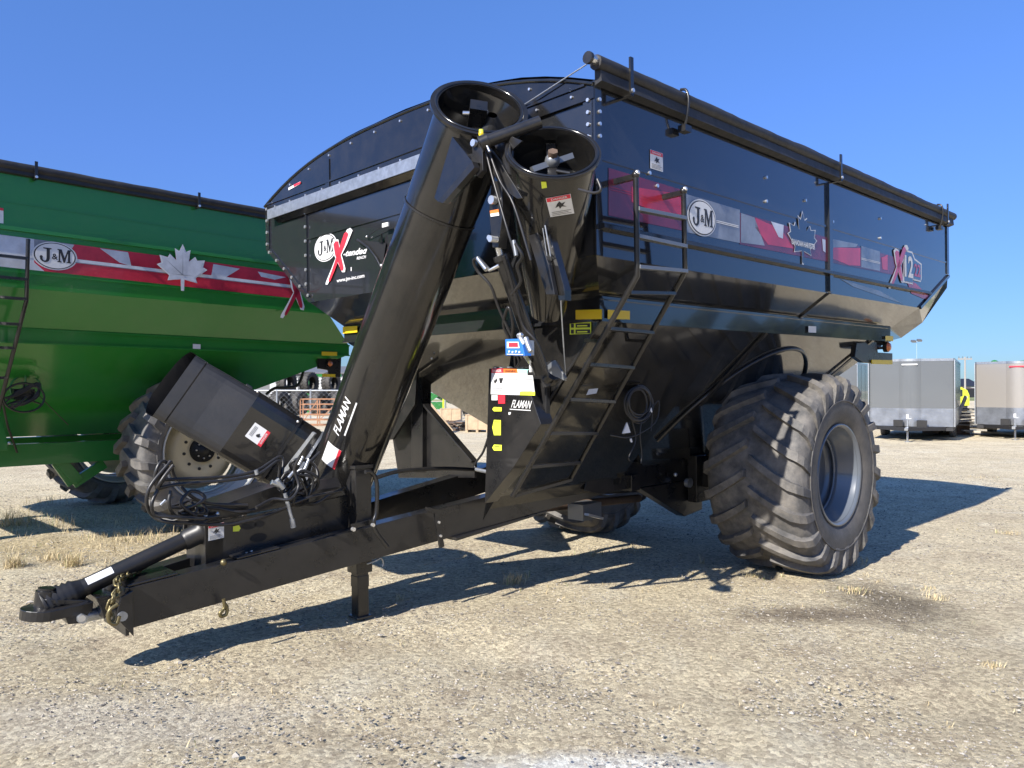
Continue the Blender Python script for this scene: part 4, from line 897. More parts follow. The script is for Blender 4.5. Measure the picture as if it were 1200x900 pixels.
def chain(mb, pts, pitch=.034, r=.0065, ro=.019):
    sp = spline(pts, 20); L = 0; last = sp[0]; k = 0
    for p in sp[1:]:
        L += (p - last).length; last = p
        if L >= pitch:
            L = 0; t = Vector((0, 0, 0)); i = sp.index(p); t = (sp[min(i + 1, len(sp) - 1)] - sp[max(0, i - 1)]).normalized()
            s_ = t.cross(Vector((1, 0, .2))).normalized(); s_ = s_ if k % 2 else t.cross(s_); k += 1
            mb.tube([p + t * (.011 * (1 if math.cos(a_) > 0 else -1) + ro * .75 * math.cos(a_)) + s_ * ro * math.sin(a_) * .8 for a_ in [2 * math.pi * q_ / 10 for q_ in range(11)]], r, 6, caps=False)
for off_ in (0, .03): chain(ch, [H(132, 730, v=1.74 - off_), H(128, 715, v=1.72), H(133, 700, v=1.72), H(139, 690, v=1.74 + off_), H(138, 680, v=1.8), H(150, 674, v=1.9 + off_), H(168, 666, v=2.0)])
ch.tube(spline([H(x, y, v=1.70) for x, y in ((138, 708), (128, 716), (128, 728), (136, 731), (140, 722))], 5), .011, 8); ch.build('safety_chain', cart)
hk = MB(); hk.mt(CHAINM).tube(spline([H(x, y, v=1.66) for x, y in ((262, 702), (263, 712), (258, 718), (259, 722), (265, 720), (266, 712), (263, 707))], 5), .011, 8); hk.ball(H(262, 659, v=1.7), .02); hk.build('chain_hook', cart)
# driveline gearbox housing between the beams
gh = MB(); gh.mt(BLKS)
gp = [(240, 612), (300, 603), (350, 592), (415, 579), (415, 628), (330, 645), (300, 655), (241, 671)]
gh.prism([H(x, y, v=1.84) for x, y in gp], (0, .02, 0)); gh.prism([H(x, y, v=1.84) for x, y in ((240, 612), (415, 579), (413, 574), (352, 575), (325, 569), (238, 600))], (0, .30, 0))
gh.prism([H(x, y, v=1.84) for x, y in ((241, 613), (262, 610), (262, 665), (241, 671))], (0, .30, 0)); gh.prism([H(x, y, v=2.12) for x, y in ((216, 612), (242, 606), (242, 660), (232, 656), (214, 640))], (0, .02, 0))
gh.mt(DRK)
for (cx_, cy_, wx, wy) in ((292, 616, 9, 4.5), (304, 614, 6, 4), (303, 630, 10, 5)):
    gh.poly([H(cx_ + wx * math.cos(a_) * (1 if abs(math.cos(a_)) < .7 else 1), cy_ - .15 * wx * math.cos(a_) + wy * math.sin(a_), v=1.838) for a_ in [2 * math.pi * k / 16 for k in range(16)]])
gh.mt(YLG).poly([H(x, y, v=1.837) for x, y in ((273, 617), (280, 615.5), (282, 619), (280, 622.5), (273, 623))])
gh.mt(BLKS).prism([H(x, y, v=1.80) for x, y in ((355, 577), (400, 570), (405, 580), (362, 588))], (0, .05, .06)); gh.mt(BOLT); [gh.ball(H(x, y, v=1.78), .012) for x, y in ((241, 605), (255, 602), (295, 647), (289, 649), (412, 620))]
gho = gh.build('gearbox_housing', cart, .002)
gd = MB(); o1 = H(244, 634, v=1.836); warn(gd, o1, H(262.5, 630, v=1.836) - o1, H(244, 615.5, v=1.836) - o1, (0, -1, 0)); gd.build('warning_decal', gho)
# jack stand with crank
jk = MB(); jk.mt(BLKS); jf = MCI @ Vector((-1.175, 5.60, 0)); JV = 1.80; jt = H(420, 548, v=JV); jx = jt.x
G0 = lg(jx, JV); jk.box((jx, JV, (jt.z + .50) / 2 + .02), (.125, .125, jt.z - .50)); jk.box((jx, JV, jt.z + .01), (.15, .15, .025)); jk.bb(jx - .043, jx + .043, JV - .043, JV + .043, G0 + .01, .55); jk.bb(jx - .06, jx + .06, JV - .06, JV + .06, G0, G0 + .015); jk.bb(jx - .046, jx + .046, JV - .046, JV + .046, .42, .50)
jk.build('jack', cart, .004)
jc = MB(); jc.mt(BLKS).tube(spline([H(x, y, v=1.50) for x, y in ((428, 553), (434, 553), (440, 560), (442, 575), (441, 600), (438, 612), (441, 624), (454, 641))], 5), .014, 10); jc.bar(H(412, 617, v=1.55), H(437, 611, v=1.55), .02, .03); jc.mt(BOLT).disc(H(413, 620, v=1.53), (0, -1, 0), .014, .02, 8); jc.disc(H(436, 615, v=1.49), (0, -1, 0), .012, .02, 8)
jc.mt(GALV).tube(spline([H(x, y, v=1.70) for x, y in ((430, 661), (440, 657), (446, 654), (449, 659), (448, 664))], 4), .007, 6); jc.build('crank_handle', cart)
# --- spout hood and rubber curtain at the low end of the folded auger
sp_ = MB(); E = H(205, 452, u=-1.25); M_ = H(282, 497, u=-.85); B_ = H(352, 540, u=-.45)
axs = (B_ - E).normalized(); upv = Vector((0, 0, 1)); up_s = (upv - axs * upv.dot(axs)).normalized(); sd_s = axs.cross(up_s)
def hoodring(c, a, b, open_=.0):
    out = []
    for k in range(25):
        t = k / 24; ang = -math.pi * .5 + 2 * math.pi * t
        x = abs(math.cos(ang)) ** .22 * (1 if math.cos(ang) > 0 else -1); y = abs(math.sin(ang)) ** .45 * (1 if math.sin(ang) > 0 else -1)
        out.append(c + sd_s * a * x + up_s * b * y)
    return out
def loft(mb, rings, smooth=True):
    n = len(rings[0]); mb.add([p for g in rings for p in g], [(i * n + k, i * n + k + 1, (i + 1) * n + k + 1, (i + 1) * n + k) for i in range(len(rings) - 1) for k in range(n - 1)], smooth)
sp_.mt(MATB); loft(sp_, [hoodring(E, .12, .262), hoodring(E.lerp(M_, .16), .13, .262), hoodring(E.lerp(M_, .18), .126, .258), hoodring(E.lerp(M_, .5), .15, .262), hoodring(M_, .20, .262)], False)
loft(sp_, [hoodring(E + axs * .003, .092, .257), hoodring(M_ , .19, .255)][::-1])
_r = hoodring(E, .10, .265); _n = -sd_s if (-sd_s).dot((MCI @ Vector((0, 0, CAMH))) - M_) > 0 else sd_s
_far = [p for p in _r if (p - E).dot(_n) < .045]; _far = sorted(_far, key=lambda p: (p - E).dot(up_s))
sp_.mt(MATB); _out = [p - axs * (.10 * (1 - abs(i / (len(_far) - 1) - .5) * 1.2)) + _n * .03 for i, p in enumerate(_far)]; k_ = len(_far)
sp_.add(_far + _out + [p - _n * .012 for p in _far + _out], [(i, i + 1, k_ + i + 1, k_ + i) for i in range(k_ - 1)] + [(2 * k_ + i + 1, 2 * k_ + i, 3 * k_ + i, 3 * k_ + i + 1) for i in range(k_ - 1)] + [(k_ + i, k_ + i + 1, 3 * k_ + i + 1, 3 * k_ + i) for i in range(k_ - 1)], False)
spo = sp_.build('rubber_spout', cart)
hd = MB(); hd.mt(BLK); loft(hd, [hoodring(M_ - axs * .02, .21, .272), hoodring(M_.lerp(B_, .6), .215, .272), hoodring(B_, .22, .27)], False); hd.mt(BLKS); loft(hd, [hoodring(M_.lerp(B_, .62), .222, .279), hoodring(M_.lerp(B_, .66), .222, .279)])
hd.mt(GALV).prism([H(x, y, u=-.80) for x, y in ((366, 506), (369, 508), (334, 556), (330, 553))], (.012, 0, 0))
loft(hd, [hoodring(B_ - axs * .01, .226, .276), hoodring(B_ + axs * .01, .226, .276)])
hd.mt(BLK); loft(hd, [hoodring(B_, .22, .27), hoodring(B_ + axs * .2 + Vector((.1, 0, 0)), .2, .2)])
hd.mt(BOLT); [hd.ball(H(x, y, u=-1.0), .009) for x, y in ((302, 459), (349, 494), (212, 448))]
hdo = hd.build('spout_hood', cart)
hdd = MB(); 
def onhood(px, py):
    """surface point of the hood under a pixel, on its camera side"""
    o = MCI @ Vector((0, 0, CAMH)); d = MCI.to_3x3() @ ray(px, py); nrm = -sd_s if (-sd_s).dot(o - M_) > 0 else sd_s
    pl = M_ + nrm * .226; return o + d * ((pl - o).dot(nrm) / d.dot(nrm)), nrm
pA, nn_ = onhood(287, 511); pB, _ = onhood(305.5, 524); pC, _ = onhood(299, 495); pD, _ = onhood(317, 507)
# header runs along the lower right edge
warn(hdd, pB, pA - pB, pD - pB, nn_) if False else None
hdd.mt(WHT).poly([pA, pB, pD, pC]); hdd.mt(RED).poly([p + nn_ * .0015 for p in (pB, pD, pD.lerp(pC, .22), pB.lerp(pA, .22))])
k_ = [(.45, .5), (.55, .62), (.62, .48), (.7, .55), (.6, .38), (.5, .35), (.42, .42)]
hdd.mt(INK).poly([pA + (pB - pA) * a_ + (pC - pA) * b_ + nn_ * .002 for a_, b_ in k_])
for k in range(3): hdd.poly([pA.lerp(pB, .12 + .07 * k) + (pC - pA) * .2 + nn_ * .002, pA.lerp(pB, .14 + .07 * k) + (pC - pA) * .2 + nn_ * .002, pA.lerp(pB, .14 + .07 * k) + (pC - pA) * .85 + nn_ * .002, pA.lerp(pB, .12 + .07 * k) + (pC - pA) * .85 + nn_ * .002])
a_ = pB.lerp(pA, .06) + (pD - pB) * .15 + nn_ * .003; hdd.mt(WHT).text('DANGER', a_, (pD - pB) * .7, (pA - pB) * .12, .01); hdd.build('warning_decal', hdo)
# pile of hydraulic hoses over the drawbar
hp = MB(); hp.mt(HOSE)
HP = [([(200, 540), (185, 560), (184, 575), (190, 565), (200, 562), (260, 559), (300, 552), (330, 535), (331, 560), (340, 575)], 1.75), ([(203, 545), (190, 562), (186, 572), (205, 568), (265, 563), (302, 556), (327, 540), (327, 562), (335, 580)], 1.70),
      ([(200, 541), (205, 560), (222, 580), (245, 590), (290, 592)], 1.78), ([(196, 545), (176, 570), (172, 590), (180, 605), (200, 612), (235, 612)], 1.72), ([(186, 572), (178, 590), (182, 603), (205, 606), (240, 608)], 1.7), ([(187, 566), (196, 545), (189, 541), (183, 552), (181, 568)], 1.74),
      ([(200, 575), (198, 592), (206, 605), (225, 606)], 1.7), ([(205, 612), (260, 615), (300, 608), (330, 597), (345, 590)], 1.72), ([(300, 595), (320, 585), (340, 585), (350, 570), (345, 550), (352, 535)], 1.6), ([(340, 590), (352, 560), (365, 540), (375, 530)], 1.75),
      ([(345, 585), (368, 575), (372, 560), (355, 552), (345, 560), (345, 575), (360, 580)], 1.7), ([(348, 555), (340, 545), (350, 538), (368, 545), (372, 560), (360, 572)], 1.72), ([(325, 560), (332, 580), (340, 590), (365, 582), (400, 575)], 1.68), ([(210, 600), (240, 585), (225, 575), (212, 590), (230, 605)], 1.74), ([(215, 598), (250, 595), (280, 600), (300, 597)], 1.8), ([(352, 590), (370, 590), (390, 578), (404, 572)], 1.76)]
for pts, v in HP: h1 = MB(); h1.mt(HOSE).tube(spline([H(x, y, v=v + random.uniform(-.03, .03)) for x, y in pts], 5), .0105, 7); h1.build('hydraulic_hose', cart)
hp.mt(GALV)
for (a, b, r_) in (((334, 578), (344, 616), .013), ((342, 608), (344, 618), .017), ((318, 565), (330, 570), .016), ((324, 563), (332, 572), .02), ((355, 535), (350, 545), .010), ((362, 538), (357, 550), .012), ((300, 551), (301, 556), .012), ((188, 592), (194, 586), .008), ((345, 552), (338, 560), .011)): hp.tube([H(*a, v=1.64), H(*b, v=1.64)], r_, 8)
hp.mt(WHT).disc(H(353, 557, v=1.9), (0, -1, 0), .045, .02, 16); hp.mt(HOSE); [hp.tube(spline([H(x + random.uniform(-9, 9), y + random.uniform(-7, 7), v=1.72 + random.uniform(-.05, .05)) for x, y in ((330, 575), (345, 560), (360, 565), (352, 582), (338, 588), (350, 572))], 4), .009, 6) for _ in range(5)]
[hp.tube(spline([H(x + random.uniform(-8, 8), y + random.uniform(-6, 6), v=1.78 + random.uniform(-.05, .05)) for x, y in ((205, 598), (225, 590), (235, 600), (212, 606), (232, 608), (250, 602))], 4), .009, 6) for _ in range(4)]
hp.build('hose_fittings', cart)
# tube running on the far beam toward the housing
cd = MB(); cd.mt(HOSE).tube(spline([H(x, y, v=1.6) for x, y in ((440, 560), (470, 552), (520, 549), (567, 551))], 5), .014, 8); cd.tube(spline([H(x, y, u=.3) for x, y in ((573, 510), (566, 530), (556, 545), (562, 552))], 5), .009, 6); cd.mt(GALV).tube([H(558, 550, u=.3), H(572, 553, u=.3)], .014, 8); cd.build('conduit', cart)
# --- ladder
ld = MB(); ld.mt(BLKS)
def railpts(top, knee, bot, uu): return None
Lt = H(745, 205, v=-.15); Lk = H(747, 323, v=-.13); Lb = H(601, 581, v=.92); Rt_ = H(801, 224, v=-.15); Rk = H(803, 318, v=-.13); Rb = H(668, 562, v=.98)
for (t, k, b) in ((Lt, Lk, Lb), (Rt_, Rk, Rb)):
    kk = k + (k - t).normalized() * -.06; k2 = k + (b - k).normalized() * .06; pts = [t, kk, k, k2, b]; ld.tube(spline([t, t.lerp(k, .5), kk], 2) + [k * .9 + kk * .05 + k2 * .05, k2, k2.lerp(b, .5), b], .017, 10)
ld.bar(Lb, Rb, .05, .02); 
def onrail(a, b, py):
    lo_, hi_ = 0., 1.
    for _ in range(30):
        m_ = (lo_ + hi_) / 2; w_ = MC @ a.lerp(b, m_); w_ = w_ - Vector((0, 0, CAMH)); f_ = w_.y * math.cos(PITCH) + w_.z * math.sin(PITCH); yy = CY - FPX * (w_.z * math.cos(PITCH) - w_.y * math.sin(PITCH)) / f_
        if yy < py: lo_ = m_
        else: hi_ = m_
    return a.lerp(b, lo_)
ld_o = ld.build('ladder', cart)
for (pa, pb) in ((245, 256), (277, 289), (313, 321)):
    r_ = MB(); r_.mt(GRAY).bar(onrail(Lt, Lk, pa), onrail(Rt_, Rk, pb), .045, .022, up=(0, 0, 1)); r_.build('rung', ld_o, .002)
for (pa, pb) in ((343, 344), (385, 390), (427, 431), (468, 471), (508, 508), (547, 542)):
    r_ = MB(); r_.mt(BLKS).bar(onrail(Lk, Lb, pa), onrail(Rk, Rb, pb), .05, .022); r_.build('rung', ld_o, .002)
lb_ = MB(); lb_.mt(BLKS)
for t in (Lt, Rt_): lb_.bar(t + Vector((0, .0, -.01)), Vector((t.x, 0, t.z - .01)), .03, .03); lb_.mt(BOLT).ball(t + Vector((0, -.01, .01)), .017); lb_.mt(BLKS).ball(t, .024)
lb_.bar(onrail(Lk, Lb, 400), onrail(Lk, Lb, 400) + Vector((.1, .2, .02)), .02, .02); lb_.bar(onrail(Rk, Rb, 400), onrail(Rk, Rb, 400) + Vector((.0, .2, .02)), .02, .02)
lb_.mt(WHT).poly([H(x, y, v=.6) for x, y in ((687, 463), (690, 456), (701, 455), (699, 461))]); lb_.build('ladder_bracket', cart)
# coil of cable hanging behind the ladder
co = MB(); co.mt(HOSE)
for k in range(9):
    cx_, cy_ = 749 + random.uniform(-2, 2), 473 + random.uniform(-3, 3); rx, ry = random.uniform(10, 17), random.uniform(15, 21); v = .62 + random.uniform(-.03, .03)
    co.tube([H(cx_ + rx * math.cos(a_), cy_ + ry * math.sin(a_), v=v) for a_ in [2 * math.pi * q_ / 24 for q_ in range(25)]], .006, 6, caps=False)
for pts in ([(740, 490), (745, 515), (737, 535), (738, 540)], [(752, 492), (750, 510), (752, 532), (751, 543)], [(762, 480), (772, 470), (768, 495), (740, 512), (715, 510)], [(764, 470), (764, 490), (763, 505)], [(748, 452), (742, 430), (746, 410)], [(738, 495), (730, 510), (738, 500)]):
    co.tube(spline([H(x, y, v=.62) for x, y in pts], 4), .005, 6)
co.mt(WHT).prism([H(x, y, v=.58) for x, y in ((735, 495), (739, 507), (730, 508))], (0, .01, 0)); co.tube([H(762, 478, v=.6), H(763, 483, v=.6)], .010, 8); co.tube([H(739, 514, v=.6), H(740, 518, v=.6)], .008, 8); co.build('cable_coil', cart)
# wheels
make_wheel(cart, (WU_ + .03, -.03 + .425, WZ_), 'wide', spin=R(5))
make_wheel(cart, (WU_ + .10, 2.93, WZ_), 'wide', spin=R(14), flip=-1)
# ------------------------------------------------------------------ GREEN GRAIN CART
gc = thing('grain_cart', 'green grain cart with red striped side and cream wheel rims, behind the black cart', 'grain cart', MG)
g = lambda px, py, **k: hit(px, py, MGI, **k)
GT, GS, GG1, GG0, GWb, GB, GC_ = 3.93, 3.61, 3.266, 2.93, 2.75, 2.347, 2.21
gU0, gU1, gV = -4.6, 2.75, 4.0
ge = g(385, 376, v=0); gb = g(409, 409, v=.27)
gt = MB(); gt.mt(GRN)
WB1 = ge.x; BB1 = gb.x
gt.poly([(gU0, 0, GT), (gU0, 0, GWb), (WB1, 0, GWb), (gU1, 0, 3.15), (gU1, 0, GT)])
gt.poly([(gU0, 0, GWb), (gU0 + .35, .27, GB), (BB1, .27, GB), (WB1, 0, GWb)])
gt.poly([(gU0 + .35, .27, GB), (gU0 + .35, .27, GC_), (BB1, .27, GC_), (BB1, .27, GB)])
m2_ = lambda p: (p[0], gV - p[1], p[2])
gt.poly([m2_(p) for p in [(gU0, 0, GT), (gU1, 0, GT), (gU1, 0, 3.15), (WB1, 0, GWb), (gU0, 0, GWb)]])
gt.poly([m2_(p) for p in [(gU0, 0, GWb), (WB1, 0, GWb), (BB1, .27, GC_), (gU0 + .35, .27, GC_)]])
gt.poly([(gU1, 0, GT), (gU1, 0, 3.15), (gU1, gV, 3.15), (gU1, gV, GT)]); gt.poly([(gU1, 0, 3.15), (WB1, 0, GWb), (WB1, gV, GWb), (gU1, gV, 3.15)]); gt.poly([(WB1, 0, GWb), (BB1, .27, GB), (BB1, .27, GC_), (BB1, gV - .27, GC_), (WB1, gV, GWb)])
gt.poly([(gU0, 0, GT), (gU0, gV, GT), (gU0, gV, GWb), (gU0 + .35, gV - .27, GC_), (gU0 + .35, .27, GC_), (gU0, 0, GWb)])
gt.bb(gU0, gU1, -.006, 0, GS - .006, GS + .006); gt.bb(gU0, gU1 - .2, -.028, 0, GG1 + .06, GG1 + .10); gt.bb(gU0, gU1 - .3, -.012, 0, GG0 - .03, GG0 - .015); gt.bb(gU0 + .3, BB1, .25, .27, GB - .01, GB + .012); gt.bb(gU0 + .3, BB1, .25, .27, GC_ - .012, GC_ + .006)
gto = gt.build('tub', gc)
gh_ = MB(); gh_.mt(GRN)
gb0 = [(gU0 + .36, .28, GC_), (BB1 - .02, .28, GC_), (BB1 - .02, gV - .28, GC_), (gU0 + .36, gV - .28, GC_)]; gb1 = [(-2.2, 1.62, 1.15), (-.3, 1.62, 1.15), (-.3, gV - 1.62, 1.15), (-2.2, gV - 1.62, 1.15)]
gh_.add(gb0 + gb1, [(0, 1, 2, 3), (7, 6, 5, 4), (1, 0, 4, 5), (2, 1, 5, 6), (3, 2, 6, 7), (0, 3, 7, 4)]); gho_ = gh_.build('hopper', gc)
WU = MGI @ Vector((-3.63, 9.42, 0)); gwu = WU.x
for v0, v1 in ((-.4, 1.25), (gV - 1.25, gV + .4)):
    m = MB(); m.mt(GRN).lathe([(0.0001, v0), (1.12, v0), (1.12, v1), (0.0001, v1)], (gwu, 0, .95), (0, 1, 0), 48, smooth=False); co_ = m.build('cut'); co_.parent = gc; bpy.context.view_layer.update()
    b_ = gho_.modifiers.new('b', 'BOOLEAN'); b_.operation = 'DIFFERENCE'; b_.object = co_; b_.solver = 'EXACT'; bpy.context.view_layer.update()
    me = bpy.data.meshes.new_from_object(gho_.evaluated_get(bpy.context.evaluated_depsgraph_get())); gho_.modifiers.clear(); gho_.data = me; bpy.data.objects.remove(co_)
gtp = MB(); gtp.mt(TARP)
ro = [(gU0 + (gU1 + .05 - gU0) * i / 60, -.03, GT + .045 + .01 * noise.noise((i * .4, 3, 0))) for i in range(61)]; gtp.tube(ro, .046, 10)
gtp.prism([(gU0, -.012, GT + .03), (gU0, -.05, GT + .02), (gU0, -.055, GT - .03), (gU0, -.012, GT - .04)], (gU1 - gU0, 0, 0))
vv_ = []
for i in range(31):
    for j in range(13): u = gU0 + (gU1 - gU0) * i / 30; v = gV * j / 12; k = abs(v / gV * 2 - 1); vv_.append((u, v, GT + .0 + .22 * (1 - k ** 2.6)))
gtp.add(vv_, [(i * 13 + j, (i + 1) * 13 + j, (i + 1) * 13 + j + 1, i * 13 + j + 1) for i in range(30) for j in range(12)], True); gtp.build('tarp', gc)
for px in (42, 233):
    u = g(px, 210, v=-.08).x; b_ = MB(); b_.mt(BLKS).bb(u - .014, u + .014, -.10, -.088, GT - .06, GT + .12); b_.bb(u - .014, u + .014, -.10, 0, GT - .06, GT - .05); b_.mt(BOLT).disc((u, -.1, GT - .04), (0, -1, 0), .014, .012, 8); b_.build('tarp_stop', gc)
# side graphics
gd_ = MB(); dc = gd_
def gq(px4, m, d=0.): gd_.mt(m).poly([g(x, y, v=-.003) + Vector((0, -d, 0)) for x, y in px4])
t0 = lambda x: 279.5 + (320 - 279.5) / 308 * (x - 35); b0 = lambda x: 316 + (349.5 - 316) / 308 * (x - 35); mx_ = lambda x, k: t0(x) + (b0(x) - t0(x)) * k
def gs(x0, x1, k0, k1, m, d=0.): gq([(x0, mx_(x0, k0)), (x1, mx_(x1, k0)), (x1, mx_(x1, k1)), (x0, mx_(x0, k1))], m, d)
gs(-60, 40, 0, 1, LGRY); gs(40, 345, 0, 1, BRED)
gq([(40, mx_(40, 0)), (86, mx_(86, 0)), (80, mx_(80, .35)), (40, mx_(40, .4))], GRY, .001); gq([(72, mx_(72, .02)), (87, mx_(87, .02)), (82, mx_(82, .25))], LGRY, .0015); gq([(40, mx_(40, .75)), (52, mx_(52, 1)), (40, mx_(40, 1))], LGRY, .001)
gq([(117, mx_(117, .02)), (150, mx_(150, .03)), (154, mx_(154, .5)), (140, mx_(140, .42))], LGRY, .001); gq([(250, mx_(250, .05)), (281, mx_(281, .1)), (262, mx_(262, .55)), (247, mx_(247, .6))], LGRY, .001); gq([(302, mx_(302, .12)), (335, mx_(335, .2)), (322, mx_(322, .35)), (306, mx_(306, .3))], LGRY, .001)
gs(88, 345, .48, .60, LGRY, .002); gs(88, 345, .585, .61, GRY, .003); gs(-60, 38, .55, .62, WHD, .002)
gd_.build('side_stripe', gto); gd_ = MB()
o_ = g(64.5, 300, v=-.006); logo(gd_, o_, Vector((g(90.5, 302, v=-.006).x - o_.x, 0, 0)), Vector((0, 0, g(64.5, 283.5, v=-.006).z - o_.z)), (0, -1, 0))
gd_.build('maker_logo', gto); gd_ = MB()
lo = g(214, 319, v=-.036); lx = Vector((g(243, 320, v=-.036).x - lo.x, 0, 0)) / .8; lz = Vector((0, 0, g(214, 286, v=-.036).z - lo.z)); leaf(gd_, lo, lx, lz, (0, -1, 0), WHD, 1., 0); leaf(gd_, lo, lx, lz, (0, -1, 0), LGRY, .92, .002)
gd_.mt(GRY)
for q_ in ((.55, .40), (-.55, .40), (0, .8), (.38, -.10), (-.38, -.1)): a_ = lo + Vector((0, -.005, 0)) + lz * -.1; b_ = lo + Vector((0, -.005, 0)) + lx * q_[0] + lz * q_[1]; w_ = Vector((.004, 0, .004)); gd_.poly([a_ - w_, a_ + w_, b_])
gd_.build('maple_leaf_emblem', gto); gd_ = MB()
xo = g(331, 370, v=-.036); xx = Vector((g(364, 355, v=-.036).x - xo.x, 0, 0)); xz = Vector((0, 0, g(331, 311, v=-.036).z - xo.z)); xmark(gd_, xo, xx, xz, (0, -1, 0), mat('crimson_decal', (.28, .012, .03), .3, coat=.3), WHD)
gd_.build('model_emblem', gto); gd_ = MB()
gd_.mt(WHD).poly([g(x, y, v=.24) for x, y in ((226, 403), (235, 403.5), (235, 409), (226, 408.5))]); gd_.mt(WHT).poly([g(x, y, v=-.005) for x, y in ((-8, 242), (4, 244), (4, 262), (-8, 260))]); gd_.mt(RED).poly([g(x, y, v=-.007) for x, y in ((-8, 242), (4, 244), (4, 247), (-8, 245))])
gd_.mt(YEL).poly([g(x, y, v=.24) for x, y in ((377, 412), (395, 412.5), (395, 417), (377, 416.5))]); gd_.build('small_decal', gto)
# ladder, frame, lamps, hand wheel
gl = MB(); gl.mt(BLKS); t = g(33, 280, v=-.15); k = g(31, 352, v=-.14); b = g(3, 462, v=.35); gl.tube([t, k, b, b + (b - k) * .3], .020, 10)
t2 = t + Vector((-.46, 0, 0)); k2 = k + Vector((-.46, 0, 0)); b2 = b + Vector((-.46, 0, 0)); gl.tube([t2, k2, b2], .020, 10); glo = gl.build('ladder', gc); 
for (p0, p1, f) in ((t, k, .32), (t, k, .66), (t, k, .98), (k, b, .25), (k, b, .50), (k, b, .82)):
    a_ = p0.lerp(p1, f); r_ = MB(); r_.mt(BLKS).bar(a_, a_ + Vector((-.46, 0, 0)), .045, .028); r_.build('rung', glo)
gf = MB(); gf.mt(GRNF); gz0, gz1 = g(60, 544, v=1.2).z, g(60, 519, v=1.2).z
gf.bb(-4.4, 1.4, 1.2, 1.35, gz0, gz1); gf.bb(-4.4, 1.4, gV - 1.35, gV - 1.2, gz0, gz1)
for (x0, y0, x1, y1) in ((66, 541, 85, 567), (85, 567, 122, 543)): gf.bar(g(x0, y0, v=1.3), g(x1, y1, v=1.3), .06, .12)
gf.prism([g(x, y, v=1.25) for x, y in ((63, 540), (80, 540), (98, 560), (90, 567), (82, 564))], (0, .03, 0))
gf.prism([g(x, y, v=.9) for x, y in ((-4, 488), (3, 488), (9, 520), (9, 528), (-4, 528))], (0, .25, 0)); gf.bb(gwu - .1, gwu + .1, 1.1, gV - 1.1, .85, 1.05); gf.tube([(gwu, .7, .96), (gwu, gV - .7, .96)], .07, 12)
gf.bb(-3.0, -2.8, 1.2, gV - 1.2, gz0 + .02, gz1 - .02)
gf.mt(GALV).ball(g(11, 519, v=.85), .02); gf.build('frame', gc, .004)
hw = MB(); hw.mt(BLKS); hc = g(27, 462, v=.72)
for (px, py, rx, ry, mm_) in ((30, 455, 18, 15, GRNF), (28, 466, 24, 17, BLKS)):
    hw.mt(mm_).tube([g(px + rx * math.cos(a_), py + ry * math.sin(a_), v=.75 if mm_ is GRNF else .6) for a_ in [2 * math.pi * q_ / 28 for q_ in range(29)]], .011, 6, caps=False)
    for q_ in range(3): hw.tube([g(px, py, v=.72), g(px + rx * math.cos(q_ * 2.1 + .5), py + ry * math.sin(q_ * 2.1 + .5), v=.72)], .010, 6)
hw.mt(BLKS).box(hc, (.2, .1, .12)); hw.tube([g(40, 458, v=.6), g(80, 498, v=.8)], .006, 6); hw.build('hand_wheel', gc)
gh2 = MB(); gh2.mt(HOSE); [gh2.tube(spline([g(x + random.uniform(-3, 3), y + random.uniform(-4, 4), v=.6) for x, y in ((5, 470), (20, 460), (42, 452), (46, 462), (30, 474), (12, 478), (30, 468))], 4), .010, 6) for _ in range(4)]; gh2.tube([g(2, 465, v=.6), g(9, 500, v=.8), g(20, 530, v=1.1)], .012, 6); gh2.build('hose', gc)
gm = MB(); gm.mt(BLKS).prism([g(x, y, v=.35) for x, y in ((372, 418), (400, 418), (399, 442), (388, 442), (386, 434), (374, 432))], (0, .05, 0)); gm.mt(YEL).prism([g(x, y, v=.33) for x, y in ((378, 438), (393, 438.5), (393, 442), (378, 441.5))], (0, .01, 0)); gm.build('lamp_bracket', gc)
gm = MB(); gm.mt(BLKS).disc(g(387, 426, v=.31), (0, 1, 0), .05, .04, 20); gm.mt(AMB).lathe([(.001, -.02), (.03, -.015), (.04, 0)], g(387, 426, v=.308), (0, 1, 0), 20); gm.build('marker_lamp', gc)
gx = MB(); gx.mt(HOSE).tube(spline([g(x, y, v=1.2) for x, y in ((357, 430), (350, 450), (338, 454), (322, 455), (312, 462))], 5), .022, 8); gx.build('air_hose', gc)
make_wheel(gc, (gwu, .08 + .37, .955), 'tall', spin=R(3)); make_wheel(gc, (gwu, gV - .08 - .37, .955), 'tall', spin=R(8), flip=-1)
